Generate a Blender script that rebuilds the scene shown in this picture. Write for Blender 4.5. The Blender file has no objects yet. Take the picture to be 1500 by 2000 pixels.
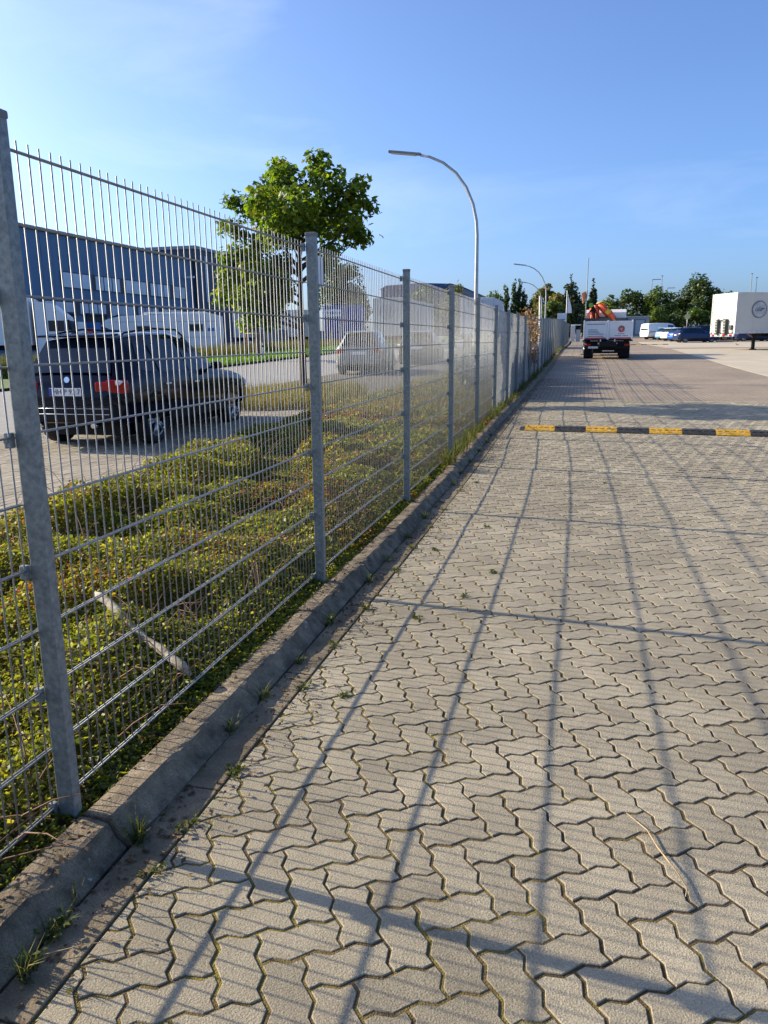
import bpy, bmesh, math, random
import numpy as np
from mathutils import Vector, Matrix

R = math.radians
random.seed(7)
rng = np.random.default_rng(7)
S = bpy.context.scene
COL = S.collection

# ------------------------------------------------------------------ camera
cam_d = bpy.data.cameras.new('camera')
cam = bpy.data.objects.new('camera', cam_d)
COL.objects.link(cam)
YAW, PITCH, ROLL = 0.2516, 0.2211, -0.0108
f = Vector((-math.sin(YAW) * math.cos(PITCH), math.cos(YAW) * math.cos(PITCH), -math.sin(PITCH)))
r0 = Vector((math.cos(YAW), math.sin(YAW), 0))
u0 = r0.cross(f)
rr = r0 * math.cos(ROLL) + u0 * math.sin(ROLL)
uu = -r0 * math.sin(ROLL) + u0 * math.cos(ROLL)
M = Matrix((rr, uu, -f)).transposed().to_4x4()
M.translation = Vector((1.5841, 0, 1.4639))
cam.matrix_world = M
cam_d.sensor_fit = 'VERTICAL'
cam_d.sensor_height = 24
cam_d.lens = 1484.6 / 2000 * 24
cam_d.clip_start = 0.05
cam_d.clip_end = 3000
S.camera = cam

# ------------------------------------------------------------------ sky and sun
EL = R(24.8)
AZ = R(-84.0)
w = bpy.data.worlds.new('World')
S.world = w
w.use_nodes = True
wn = w.node_tree.nodes
wn.clear()
sky = wn.new('ShaderNodeTexSky')
sky.sky_type = 'NISHITA'
sky.sun_disc = False
sky.sun_elevation = EL
sky.sun_rotation = AZ
sky.altitude = 20
sky.air_density = 0.7
sky.dust_density = 2.5
sky.ozone_density = 6.5
bg = wn.new('ShaderNodeBackground')
bg.inputs[1].default_value = 0.15
wo = wn.new('ShaderNodeOutputWorld')
# thin high cirrus over the whole dome: faint streaks that veil the blue
wl = w.node_tree.links
tc = wn.new('ShaderNodeTexCoord')
mp = wn.new('ShaderNodeMapping')
mp.inputs['Rotation'].default_value = (.25, .1, .5)
mp.inputs['Scale'].default_value = (1.2, 5.0, 6.5)
wl.new(tc.outputs['Generated'], mp.inputs[0])
cn_ = wn.new('ShaderNodeTexNoise')
cn_.inputs['Scale'].default_value = 1.1
cn_.inputs['Detail'].default_value = 9
cn_.inputs['Roughness'].default_value = .58
cn_.inputs['Distortion'].default_value = .6
wl.new(mp.outputs[0], cn_.inputs['Vector'])
cm = wn.new('ShaderNodeMapRange')
cm.inputs[1].default_value, cm.inputs[2].default_value = .50, .78
cm.inputs[3].default_value, cm.inputs[4].default_value = 0, .20
wl.new(cn_.outputs[0], cm.inputs[0])
cx = wn.new('ShaderNodeMix')
cx.data_type = 'RGBA'
wl.new(cm.outputs[0], cx.inputs['Factor'])
wl.new(sky.outputs[0], cx.inputs[6])
cx.inputs[7].default_value = (4.6, 5.0, 5.4, 1)
wl.new(cx.outputs[2], bg.inputs[0])
w.node_tree.links.new(bg.outputs[0], wo.inputs[0])
sd = Vector((math.sin(AZ) * math.cos(EL), math.cos(AZ) * math.cos(EL), math.sin(EL)))
sl = bpy.data.lights.new('sun', 'SUN')
sl.energy = 5.0
sl.angle = R(0.5)
sl.color = (1.0, 0.855, 0.61)
so = bpy.data.objects.new('sun', sl)
so.rotation_euler = sd.to_track_quat('Z', 'Y').to_euler()
COL.objects.link(so)
S.view_settings.view_transform = 'Standard'
S.view_settings.look = 'None'
S.view_settings.gamma = 1
S.view_settings.exposure = 0.88
S.view_settings.use_curve_mapping = False

# ------------------------------------------------------------------ terrain profile along the fence
_TY = [-60, 0, 8, 13, 18, 34, 47, 60, 86, 100, 115, 140, 400, 1500]
_TZ = [-.11, -.11, -.12, .0, .03, .24, .50, .75, .90, 1.25, 1.75, 2.1, 2.4, 3.0]


def T(y):
    return float(np.mean([np.interp(y + d, _TY, _TZ) for d in (-2, -1, 0, 1, 2)]))


def TA(y):
    y = np.asarray(y, float)
    return sum(np.interp(y + d, _TY, _TZ) for d in (-2, -1, 0, 1, 2)) / 5


def FZ(y):                                     # height of the lowest fence wire
    return float(np.interp(y, [-10, 17, 22, 34, 47, 60, 86, 100], [0, .01, .06, .31, .58, .85, 1.02, 1.37]))


# ------------------------------------------------------------------ materials
MATS = {}


def mat(name, col, rough=.7, metal=0., col2=None, scale=6., var=.18, bump=0., bscale=80., rnd=0., spec=.5, coat=0.,
        detail=6, stretch=None, speck=0., spots=None, spot_scale=13, spot_lo=.645):
    if name in MATS:
        return MATS[name]
    m = bpy.data.materials.new(name)
    m.use_nodes = True
    n, l = m.node_tree.nodes, m.node_tree.links
    b = n['Principled BSDF']
    b.inputs['Roughness'].default_value = rough
    b.inputs['Metallic'].default_value = metal
    b.inputs['Specular IOR Level'].default_value = spec
    b.inputs['Coat Weight'].default_value = coat
    geo = n.new('ShaderNodeNewGeometry')
    vec = geo.outputs['Position']
    if stretch:
        mp = n.new('ShaderNodeMapping')
        mp.inputs['Scale'].default_value = stretch
        l.new(vec, mp.inputs[0])
        vec = mp.outputs[0]
    nz = n.new('ShaderNodeTexNoise')
    nz.inputs['Scale'].default_value = scale
    nz.inputs['Detail'].default_value = detail
    nz.inputs['Roughness'].default_value = .62
    l.new(vec, nz.inputs['Vector'])
    cr = n.new('ShaderNodeValToRGB')
    c = Vector(col)
    c2 = Vector(col2) if col2 else c * (1 - var)
    cr.color_ramp.elements[0].position = .32
    cr.color_ramp.elements[1].position = .68
    cr.color_ramp.elements[0].color = (*c2, 1)
    cr.color_ramp.elements[1].color = (*(c if col2 else c * (1 + var)), 1)
    l.new(nz.outputs[0], cr.inputs[0])
    out = cr.outputs[0]
    if rnd:
        at = n.new('ShaderNodeAttribute')
        at.attribute_name = 'rnd'
        oi = n.new('ShaderNodeObjectInfo')
        ad = n.new('ShaderNodeMath')
        l.new(at.outputs['Fac'], ad.inputs[0])
        l.new(oi.outputs['Random'], ad.inputs[1])
        fr = n.new('ShaderNodeMath')
        fr.operation = 'FRACT'
        l.new(ad.outputs[0], fr.inputs[0])
        mr = n.new('ShaderNodeMapRange')
        mr.inputs[3].default_value = 1 - rnd
        mr.inputs[4].default_value = 1 + rnd
        l.new(fr.outputs[0], mr.inputs[0])
        mx = n.new('ShaderNodeVectorMath')
        mx.operation = 'SCALE'
        l.new(out, mx.inputs[0])
        l.new(mr.outputs[0], mx.inputs['Scale'])
        out = mx.outputs[0]
    if speck:
        s1 = n.new('ShaderNodeTexNoise')
        s1.inputs['Scale'].default_value = 210
        s1.inputs['Detail'].default_value = 3
        l.new(geo.outputs['Position'], s1.inputs['Vector'])
        s2 = n.new('ShaderNodeMapRange')
        s2.inputs[1].default_value, s2.inputs[2].default_value = .3, .7
        s2.inputs[3].default_value, s2.inputs[4].default_value = 1 - speck, 1 + speck
        l.new(s1.outputs[0], s2.inputs[0])
        s3 = n.new('ShaderNodeTexNoise')
        s3.inputs['Scale'].default_value = .9
        s3.inputs['Detail'].default_value = 7
        s3.inputs['Roughness'].default_value = .65
        l.new(geo.outputs['Position'], s3.inputs['Vector'])
        s4 = n.new('ShaderNodeMapRange')
        s4.inputs[1].default_value, s4.inputs[2].default_value = .3, .7
        s4.inputs[3].default_value, s4.inputs[4].default_value = .78, 1.17
        l.new(s3.outputs[0], s4.inputs[0])
        s5 = n.new('ShaderNodeMath')
        s5.operation = 'MULTIPLY'
        l.new(s2.outputs[0], s5.inputs[0])
        l.new(s4.outputs[0], s5.inputs[1])
        s6 = n.new('ShaderNodeVectorMath')
        s6.operation = 'SCALE'
        l.new(out, s6.inputs[0])
        l.new(s5.outputs[0], s6.inputs['Scale'])
        out = s6.outputs[0]
    if spots:
        p1 = n.new('ShaderNodeTexNoise')
        p1.inputs['Scale'].default_value = spot_scale
        p1.inputs['Detail'].default_value = 9
        p1.inputs['Roughness'].default_value = .7
        l.new(geo.outputs['Position'], p1.inputs['Vector'])
        p2 = n.new('ShaderNodeMapRange')
        p2.inputs[1].default_value, p2.inputs[2].default_value = spot_lo, spot_lo + .035
        l.new(p1.outputs[0], p2.inputs[0])
        p3 = n.new('ShaderNodeMix')
        p3.data_type = 'RGBA'
        l.new(p2.outputs[0], p3.inputs['Factor'])
        l.new(out, p3.inputs[6])
        p3.inputs[7].default_value = (*spots, 1)
        out = p3.outputs[2]
    l.new(out, b.inputs['Base Color'])
    if bump:
        nb = n.new('ShaderNodeTexNoise')
        nb.inputs['Scale'].default_value = bscale
        nb.inputs['Detail'].default_value = 5
        l.new(geo.outputs['Position'], nb.inputs['Vector'])
        bp = n.new('ShaderNodeBump')
        bp.inputs['Strength'].default_value = bump
        bp.inputs['Distance'].default_value = .004
        l.new(nb.outputs[0], bp.inputs['Height'])
        l.new(bp.outputs[0], b.inputs['Normal'])
    MATS[name] = m
    return m


def leafmat(name, stops, trans=.45, rough=.5):
    if name in MATS:
        return MATS[name]
    m = bpy.data.materials.new(name)
    m.use_nodes = True
    n, l = m.node_tree.nodes, m.node_tree.links
    b = n['Principled BSDF']
    b.inputs['Roughness'].default_value = rough
    b.inputs['Specular IOR Level'].default_value = .35
    at = n.new('ShaderNodeAttribute')
    at.attribute_name = 'rnd'
    cr = n.new('ShaderNodeValToRGB')
    el = cr.color_ramp.elements
    while len(el) < len(stops):
        el.new(.5)
    for e, (p, c) in zip(el, stops):
        e.position = p
        e.color = (*c, 1)
    l.new(at.outputs['Fac'], cr.inputs[0])
    l.new(cr.outputs[0], b.inputs['Base Color'])
    tr = n.new('ShaderNodeBsdfTranslucent')
    tm = n.new('ShaderNodeVectorMath')
    tm.operation = 'MULTIPLY'
    tm.inputs[1].default_value = (1.5, 1.6, .7)
    l.new(cr.outputs[0], tm.inputs[0])
    l.new(tm.outputs[0], tr.inputs[0])
    mx = n.new('ShaderNodeMixShader')
    mx.inputs[0].default_value = trans
    l.new(b.outputs[0], mx.inputs[1])
    l.new(tr.outputs[0], mx.inputs[2])
    l.new(mx.outputs[0], n['Material Output'].inputs[0])
    MATS[name] = m
    return m


def joint_mat():
    m = bpy.data.materials.new('mossy_joint')
    m.use_nodes = True
    n, l = m.node_tree.nodes, m.node_tree.links
    b = n['Principled BSDF']
    b.inputs['Roughness'].default_value = .95
    geo = n.new('ShaderNodeNewGeometry')
    nz = n.new('ShaderNodeTexNoise')
    nz.inputs['Scale'].default_value = 5
    nz.inputs['Detail'].default_value = 8
    nz.inputs['Roughness'].default_value = .7
    l.new(geo.outputs['Position'], nz.inputs['Vector'])
    cr = n.new('ShaderNodeValToRGB')
    e = cr.color_ramp.elements
    e[0].position, e[0].color = .38, (.055, .038, .022, 1)
    e[1].position, e[1].color = .66, (.19, .15, .024, 1)
    x = e.new(.50)
    x.color = (.105, .070, .024, 1)
    # moss thrives in the damp strip by the kerb and thins out over the trafficked yard
    sx = n.new('ShaderNodeSeparateXYZ')
    l.new(geo.outputs['Position'], sx.inputs[0])
    mr = n.new('ShaderNodeMapRange')
    mr.inputs[1].default_value, mr.inputs[2].default_value = .35, 2.4
    mr.inputs[3].default_value, mr.inputs[4].default_value = .07, -.07
    l.new(sx.outputs[0], mr.inputs[0])
    ad = n.new('ShaderNodeMath')
    l.new(nz.outputs[0], ad.inputs[0])
    l.new(mr.outputs[0], ad.inputs[1])
    l.new(ad.outputs[0], cr.inputs[0])
    l.new(cr.outputs[0], b.inputs['Base Color'])
    nb = n.new('ShaderNodeTexNoise')
    nb.inputs['Scale'].default_value = 220
    l.new(geo.outputs['Position'], nb.inputs['Vector'])
    bp = n.new('ShaderNodeBump')
    bp.inputs['Distance'].default_value = .006
    l.new(nb.outputs[0], bp.inputs['Height'])
    l.new(bp.outputs[0], b.inputs['Normal'])
    return m


def brick_mat(name, c1, c2, mortar, bw, bh, rot=0., ms=.03):
    m = bpy.data.materials.new(name)
    m.use_nodes = True
    n, l = m.node_tree.nodes, m.node_tree.links
    b = n['Principled BSDF']
    b.inputs['Roughness'].default_value = .85
    geo = n.new('ShaderNodeNewGeometry')
    mp = n.new('ShaderNodeMapping')
    mp.inputs['Rotation'].default_value = (0, 0, rot)
    l.new(geo.outputs['Position'], mp.inputs[0])
    bt = n.new('ShaderNodeTexBrick')
    bt.inputs['Color1'].default_value = (*c1, 1)
    bt.inputs['Color2'].default_value = (*c2, 1)
    bt.inputs['Mortar'].default_value = (*mortar, 1)
    bt.inputs['Scale'].default_value = 1
    bt.inputs['Mortar Size'].default_value = ms * bh
    bt.inputs['Brick Width'].default_value = bw
    bt.inputs['Row Height'].default_value = bh
    l.new(mp.outputs[0], bt.inputs['Vector'])
    nz = n.new('ShaderNodeTexNoise')
    nz.inputs['Scale'].default_value = .5
    nz.inputs['Detail'].default_value = 8
    l.new(geo.outputs['Position'], nz.inputs['Vector'])
    mr = n.new('ShaderNodeMapRange')
    mr.inputs[1].default_value, mr.inputs[2].default_value = .3, .7
    mr.inputs[3].default_value, mr.inputs[4].default_value = .82, 1.18
    l.new(nz.outputs[0], mr.inputs[0])
    mx = n.new('ShaderNodeVectorMath')
    mx.operation = 'SCALE'
    l.new(bt.outputs[0], mx.inputs[0])
    l.new(mr.outputs[0], mx.inputs['Scale'])
    l.new(mx.outputs[0], b.inputs['Base Color'])
    return m


GALV = mat('galvanised_steel', (.27, .30, .295), .5, .4, col2=(.145, .168, .175), scale=55, detail=3, bump=.15, bscale=50)
WIRE = mat('galvanised_wire', (.30, .31, .31), .52, .4, scale=20, var=.15)
CAPM = mat('grey_plastic_cap', (.16, .17, .18), .6)
PAVER = mat('concrete_paver', (.272, .238, .174), .92, scale=4.5, var=.15, bump=.7, bscale=190, rnd=.13, speck=.32, spots=(.15, .12, .08), spot_scale=4.2, spot_lo=.675)
PAVER2 = mat('parking_paver', (.27, .235, .18), .9, scale=5, var=.2, bump=.4, bscale=130, rnd=.16, speck=.25)
JOINT = joint_mat()
KERB = mat('weathered_kerb_concrete', (.265, .208, .138), .95, col2=(.060, .048, .032), scale=10, bump=1., bscale=100, rnd=.1, detail=12, speck=.35, spots=(.42, .41, .37))
GUTT = mat('gutter_concrete', (.23, .185, .125), .95, col2=(.10, .08, .05), scale=7, bump=.8, bscale=150, rnd=.08, speck=.3)
SOIL = mat('dark_soil', (.105, .075, .050), .95, scale=14, var=.4, bump=.8, bscale=60)
BRICKP = brick_mat('red_brown_block_paving', (.24, .188, .14), (.29, .232, .17), (.16, .128, .095), .2, .1, R(90), .12)
ASPH = mat('old_pale_asphalt', (.23, .225, .215), .9, scale=3, var=.12, bump=.3, bscale=90)
SLAB = mat('pale_concrete_slab', (.40, .35, .27), .9, scale=.8, var=.1, rnd=.05)
BLACK = mat('black_rubber', (.012, .012, .013), .85)
CHROME = mat('chrome', (.7, .7, .7), .15, 1.)
RIM = mat('alloy_rim', (.5, .51, .53), .3, .9)
GLASS = mat('dark_car_glass', (.006, .014, .028), .06, spec=.55, var=.05)
PLAST = mat('dark_plastic_trim', (.010, .010, .011), .6, spec=.2)
REDL = mat('red_lamp_lens', (.34, .004, .005), .2, spec=.35, coat=.15)
WHITEL = mat('clear_lamp_lens', (.75, .75, .73), .12, spec=.8, coat=.4)
WHITEP = mat('white_paint', (.78, .78, .76), .4, var=.03, scale=2)
BARK = mat('tree_bark', (.13, .10, .075), .95, scale=12, var=.35, bump=.9, bscale=40)


# ------------------------------------------------------------------ mesh helpers
class MB:
    def __init__(s):
        s.v, s.f, s.m, s.sm = [], [], [], []

    def add(s, vs, fs, mi=0, smooth=False):
        o = len(s.v)
        s.v += [tuple(x) for x in vs]
        for q in fs:
            s.f.append(tuple(i + o for i in q))
            s.m.append(mi)
            s.sm.append(smooth)
        return s

    def box(s, c, d, mi=0, rz=0., bev=0., tilt=None):
        x, y, z = d[0] / 2, d[1] / 2, d[2] / 2
        mt = Matrix.Rotation(rz, 3, 'Z')
        if tilt:
            mt = mt @ Matrix.Rotation(tilt[0], 3, 'X') @ Matrix.Rotation(tilt[1], 3, 'Y')
        if not bev:
            vs = [Vector((a * x, b * y, e * z)) for e in (-1, 1) for b in (-1, 1) for a in (-1, 1)]
            fs = [(0, 2, 3, 1), (4, 5, 7, 6), (0, 1, 5, 4), (2, 6, 7, 3), (0, 4, 6, 2), (1, 3, 7, 5)]
        else:
            bm = bmesh.new()
            bmesh.ops.create_cube(bm, size=1)
            for v in bm.verts:
                v.co = Vector((v.co.x * d[0], v.co.y * d[1], v.co.z * d[2]))
            bmesh.ops.bevel(bm, geom=bm.edges[:], offset=min(bev, min(d) * .45), segments=2, affect='EDGES', profile=.6)
            bm.verts.index_update()
            vs = [v.co.copy() for v in bm.verts]
            fs = [tuple(v.index for v in q.verts) for q in bm.faces]
            bm.free()
        c = Vector(c)
        return s.add([mt @ v + c for v in vs], fs, mi, False)

    def tube(s, pts, rad, n=6, mi=0, cap=True, smooth=True):
        pts = [Vector(p) for p in pts]
        rads = rad if isinstance(rad, (list, tuple)) else [rad] * len(pts)
        vs, fs = [], []
        prev = None
        for i, p in enumerate(pts):
            t = (pts[min(i + 1, len(pts) - 1)] - pts[max(i - 1, 0)])
            t = t.normalized() if t.length > 1e-9 else Vector((0, 0, 1))
            a = prev if prev is not None else (Vector((0, 0, 1)) if abs(t.z) < .9 else Vector((1, 0, 0)))
            x = (a - t * a.dot(t)).normalized()
            prev = x
            y = t.cross(x)
            for k in range(n):
                g = 2 * math.pi * k / n
                vs.append(p + (x * math.cos(g) + y * math.sin(g)) * rads[i])
        for i in range(len(pts) - 1):
            for k in range(n):
                a, b2 = i * n + k, i * n + (k + 1) % n
                fs.append((a, b2, b2 + n, a + n))
        s.add(vs, fs, mi, smooth)
        if cap:
            o = len(s.v) - len(vs)
            s.f.append(tuple(o + k for k in reversed(range(n))))
            s.f.append(tuple(o + (len(pts) - 1) * n + k for k in range(n)))
            s.m += [mi, mi]
            s.sm += [False, False]
        return s

    def disc(s, c, axis, rad, th, n=24, mi=0, smooth=True):
        c, a = Vector(c), Vector(axis).normalized()
        return s.tube([c - a * th / 2, c + a * th / 2], rad, n, mi, True, smooth)

    def prism(s, poly, axis, lo, hi, mi=0):
        """poly in the two other axes; extruded along axis index from lo to hi"""
        n = len(poly)
        def mk(p, h):
            q = [p[0], p[1]]
            q.insert(axis, h)
            return q
        vs = [mk(p, lo) for p in poly] + [mk(p, hi) for p in poly]
        fs = [tuple(range(n)), tuple(range(2 * n - 1, n - 1, -1))]
        fs += [(i, i + n, (i + 1) % n + n, (i + 1) % n) for i in range(n)]
        return s.add(vs, fs, mi)

    def mesh(s, name, mats):
        me = bpy.data.meshes.new(name)
        me.from_pydata(s.v, [], s.f)
        for m_ in (mats if isinstance(mats, (list, tuple)) else [mats]):
            me.materials.append(m_)
        me.polygons.foreach_set('material_index', s.m)
        me.polygons.foreach_set('use_smooth', s.sm)
        bm = bmesh.new()
        bm.from_mesh(me)
        bmesh.ops.recalc_face_normals(bm, faces=bm.faces[:])
        bm.to_mesh(me)
        bm.free()
        me.update()
        return me

    def build(s, name, mats, parent=None):
        return link(name, s.mesh(name, mats), parent)


def link(name, me, parent=None, loc=None, rot=None):
    o = bpy.data.objects.new(name, me)
    COL.objects.link(o)
    if parent:
        o.parent = parent
    if loc is not None:
        o.location = loc
    if rot is not None:
        o.rotation_euler = rot
    return o


def tag(o, label, cat, group=None, kind=None):
    o['label'] = label
    o['category'] = cat
    if group:
        o['group'] = group
    if kind:
        o['kind'] = kind
    return o


def struct(o, label=None):
    o['kind'] = 'structure'
    if label:
        o['label'] = label
        o['category'] = 'ground'
    return o


def thing(name, label, cat, loc=(0, 0, 0), rz=0., group=None):
    o = link(name, None, None, loc, (0, 0, rz))
    o.empty_display_size = .2
    return tag(o, label, cat, group)


def copy_tree(o, parent=None):
    c = o.copy()
    COL.objects.link(c)
    c.parent = parent
    for ch in o.children:
        copy_tree(ch, c)
    return c


def soup(name, V, F, rnd, material, parent=None, smooth=False):
    """numpy verts (n,3), faces (m,k) -> mesh with face attribute rnd"""
    me = bpy.data.meshes.new(name)
    V = np.asarray(V, np.float32)
    F = np.asarray(F, np.int32)
    k = F.shape[1]
    me.vertices.add(len(V))
    me.vertices.foreach_set('co', V.ravel())
    me.loops.add(F.size)
    me.loops.foreach_set('vertex_index', F.ravel())
    me.polygons.add(len(F))
    me.polygons.foreach_set('loop_start', np.arange(0, F.size, k, dtype=np.int32))
    me.update(calc_edges=True)
    a = me.attributes.new('rnd', 'FLOAT', 'FACE')
    a.data.foreach_set('value', np.asarray(rnd, np.float32))
    me.materials.append(material)
    me.validate()
    if smooth:
        me.polygons.foreach_set('use_smooth', [True] * len(F))
    return link(name, me, parent)


def leaves(P, N, size, aspect=.62, fold=.18, lobed=False):
    """kite leaves at points P with normals N. returns V,F"""
    n = len(P)
    N = N / np.maximum(np.linalg.norm(N, axis=1, keepdims=True), 1e-6)
    a = rng.normal(size=(n, 3))
    U = np.cross(N, a)
    U /= np.maximum(np.linalg.norm(U, axis=1, keepdims=True), 1e-6)
    W = np.cross(N, U)
    s = np.asarray(size).reshape(-1, 1)
    if not lobed:
        q = [(-.5, 0, 0), (0, aspect / 2, fold), (.5, 0, 0), (0, -aspect / 2, fold)]
        V = np.stack([P + s * (U * x + W * y + N * z) for x, y, z in q], 1).reshape(-1, 3)
        F = np.arange(n * 4).reshape(-1, 4)
        return V, F, 1
    Vs = []
    for ang in (-1.05, 0, 1.05):
        c, t = math.cos(ang), math.sin(ang)
        D = U * c + W * t
        E_ = -U * t + W * c
        L = .62 if ang == 0 else .52
        q = [(-.08, 0, 0), (L * .5, .19, .04), (L, 0, -.08), (L * .5, -.19, .04)]
        Vs.append(np.stack([P + s * (D * x + E_ * y + N * z) for x, y, z in q], 1))
    V = np.concatenate(Vs, 1).reshape(-1, 3)
    F = np.arange(n * 12).reshape(-1, 4)
    return V, F, 3


def vnoise(x, y, seed=0):
    """smooth value noise"""
    x = np.asarray(x, float)
    y = np.asarray(y, float)
    xi, yi = np.floor(x).astype(int), np.floor(y).astype(int)
    fx, fy = x - xi, y - yi
    fx, fy = fx * fx * (3 - 2 * fx), fy * fy * (3 - 2 * fy)
    def h(a, b):
        v = np.sin(a * 127.1 + b * 311.7 + seed * 74.7) * 43758.5453
        return v - np.floor(v)
    return (h(xi, yi) * (1 - fx) + h(xi + 1, yi) * fx) * (1 - fy) + (h(xi, yi + 1) * (1 - fx) + h(xi + 1, yi + 1) * fx) * fy


def strip(name, x0, x1, y0, y1, dz, material, label=None, step=2., und=0.):
    ys = np.arange(y0, y1 + 1e-6, step)
    vs, fs = [], []
    xs = [x0, x1] if not und else list(np.linspace(x0, x1, max(2, int((x1 - x0) / .25))))
    for y in ys:
        for x in xs:
            vs.append((x, y, T(y) + dz + (und * float(vnoise(x / 1.7, y / 1.7, 3) - .5) if und else 0)))
    k = len(xs)
    for i in range(len(ys) - 1):
        for j in range(k - 1):
            fs.append((i * k + j, i * k + j + 1, (i + 1) * k + j + 1, (i + 1) * k + j))
    b = MB().add(vs, fs, 0, True)
    return struct(b.build(name, material), label)


# text as a mesh
def text_mesh(name, body, size, material, parent, mw, ext=.001):
    cu = bpy.data.curves.new(name, 'FONT')
    cu.body = body
    cu.size = size
    cu.extrude = ext
    cu.resolution_u = 2
    cu.align_x = 'CENTER'
    cu.align_y = 'CENTER'
    t = bpy.data.objects.new(name + '_tmp', cu)
    COL.objects.link(t)
    me = bpy.data.meshes.new_from_object(t.evaluated_get(bpy.context.evaluated_depsgraph_get()))
    bpy.data.objects.remove(t)
    me.materials.clear()
    me.materials.append(material)
    me.transform(mw)
    return link(name, me, parent)


# ================================================================== SETTING
# base ground to the horizon
ys = [-80, -40, 0, 8, 13, 18, 26, 34, 47, 60, 75, 86, 100, 115, 140, 200, 400, 1500]
xs = [-1500, -300, -90, -30, -8, 0, 8, 30, 90, 300, 1500]
vs = [(x, y, T(y) - .30) for y in ys for x in xs]
fs = [(i * 11 + j, i * 11 + j + 1, (i + 1) * 11 + j + 1, (i + 1) * 11 + j) for i in range(len(ys) - 1) for j in range(10)]
struct(MB().add(vs, fs, 0, True).build('ground', mat('far_ground', (.16, .14, .10), .95, scale=.3, var=.25)),
       'bare earth and gravel ground under everything')

# ---- yard pavement: bedding with the joints, individual interlocking pavers on top
yard = strip('yard_pavement', .375, 16, -3, 18.6, -.0036, JOINT, 'yard paved with interlocking grey beige pavers', .25, .010)
brick = strip('block_paving', .375, 60, 18.6, 150, 0.0, BRICKP, 'red brown block paving further along the yard', 1.)

E_ = .1115
TH = R(28.2)
PU = (math.cos(TH), math.sin(TH))
PV = (-math.sin(TH), math.cos(TH))
PO = (1.34, 1.55)
A_ = .085 * E_
PROF = [(0, 0), (.30, 1), (.36, 1), (.64, -1), (.70, -1)]


def paver_outline():
    """vertical domino: cells (0,0) and (0,1) in (u,v), counter-clockwise"""
    pts = []
    def edge(ax, ay, dx, dy):
        nx, ny = -dy, dx
        for t, s_ in ((0, 0), (.31, 1), (.69, -1)):
            pts.append(((ax + dx * t) * E_ + nx * s_ * A_, (ay + dy * t) * E_ + ny * s_ * A_))
    edge(0, 0, 1, 0)
    edge(1, 0, 0, 1)
    edge(1, 1, 0, 1)
    edge(1, 2, -1, 0)
    edge(0, 2, 0, -1)
    edge(0, 1, 0, -1)
    return pts


def inset(poly, d):
    n = len(poly)
    out = []
    for i in range(n):
        p0, p1, p2 = Vector(poly[i - 1]), Vector(poly[i]), Vector(poly[(i + 1) % n])
        a, b = (p1 - p0).normalized(), (p2 - p1).normalized()
        na, nb = Vector((-a.y, a.x)), Vector((-b.y, b.x))
        m_ = (na + nb)
        m_ = m_ / max(m_.length_squared / 2, .4)
        out.append(tuple(p1 + m_ * d))
    return out


OUT = [(x - .5 * E_, y - E_) for x, y in paver_outline()]
BASE = inset(OUT, .0050)
MID = BASE
TOP = inset(OUT, .0070)


def paver_geo(base, top, h=.03, ch=.0018):
    n = len(base)
    vs = [(x, y, -h) for x, y in base] + [(x, y, -ch) for x, y in base] + [(x, y, 0) for x, y in top]
    fs = [(i, (i + 1) % n, n + (i + 1) % n, n + i) for i in range(n)]
    fs += [(n + i, n + (i + 1) % n, 2 * n + (i + 1) % n, 2 * n + i) for i in range(n)]
    fs.append(tuple(range(2 * n, 3 * n)))
    return vs, fs


def clip(poly, x0):
    out = []
    for i in range(len(poly)):
        a, b = poly[i - 1], poly[i]
        ia, ib = a[0] >= x0, b[0] >= x0
        if ia != ib:
            t = (x0 - a[0]) / (b[0] - a[0])
            out.append((x0, a[1] + t * (b[1] - a[1])))
        if ib:
            out.append(b)
    return out


pv, pf = paver_geo(BASE, TOP)
PME = MB().add(pv, pf).mesh('paver', PAVER)
spots = []
XE = .387
for i in range(-120, 200):
    for j in range(-160, 190):
        s_ = (i + j) % 4
        if s_ == 0:
            cu, cv, rot = i + .5, j + 1, 0
        elif s_ == 2:
            cu, cv, rot = i + 1, j + .5, -90
        else:
            continue
        x = PO[0] + (cu * PU[0] + cv * PV[0]) * E_
        y = PO[1] + (cu * PU[1] + cv * PV[1]) * E_
        if x < XE - .12 or y < -1.2 or y > 18.55 or x > 4.2 + .40 * max(y, 0):
            continue
        spots.append((x + random.gauss(0, .0011), y + random.gauss(0, .0011), TH + R(rot) + random.gauss(0, .005)))


def pz(x, y):
    return T(y) + .010 * float(vnoise(x / 1.7, y / 1.7, 3) - .5)


def inview(x, y):
    d = Vector((x, y, T(y))) - cam.location
    z = d.dot(f)
    if z < .3:
        return 0
    a, b = d.dot(rr) / z, d.dot(uu) / z
    if abs(a) > .53 or abs(b) > .70:
        return 0
    return 1 / d.length_squared


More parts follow.
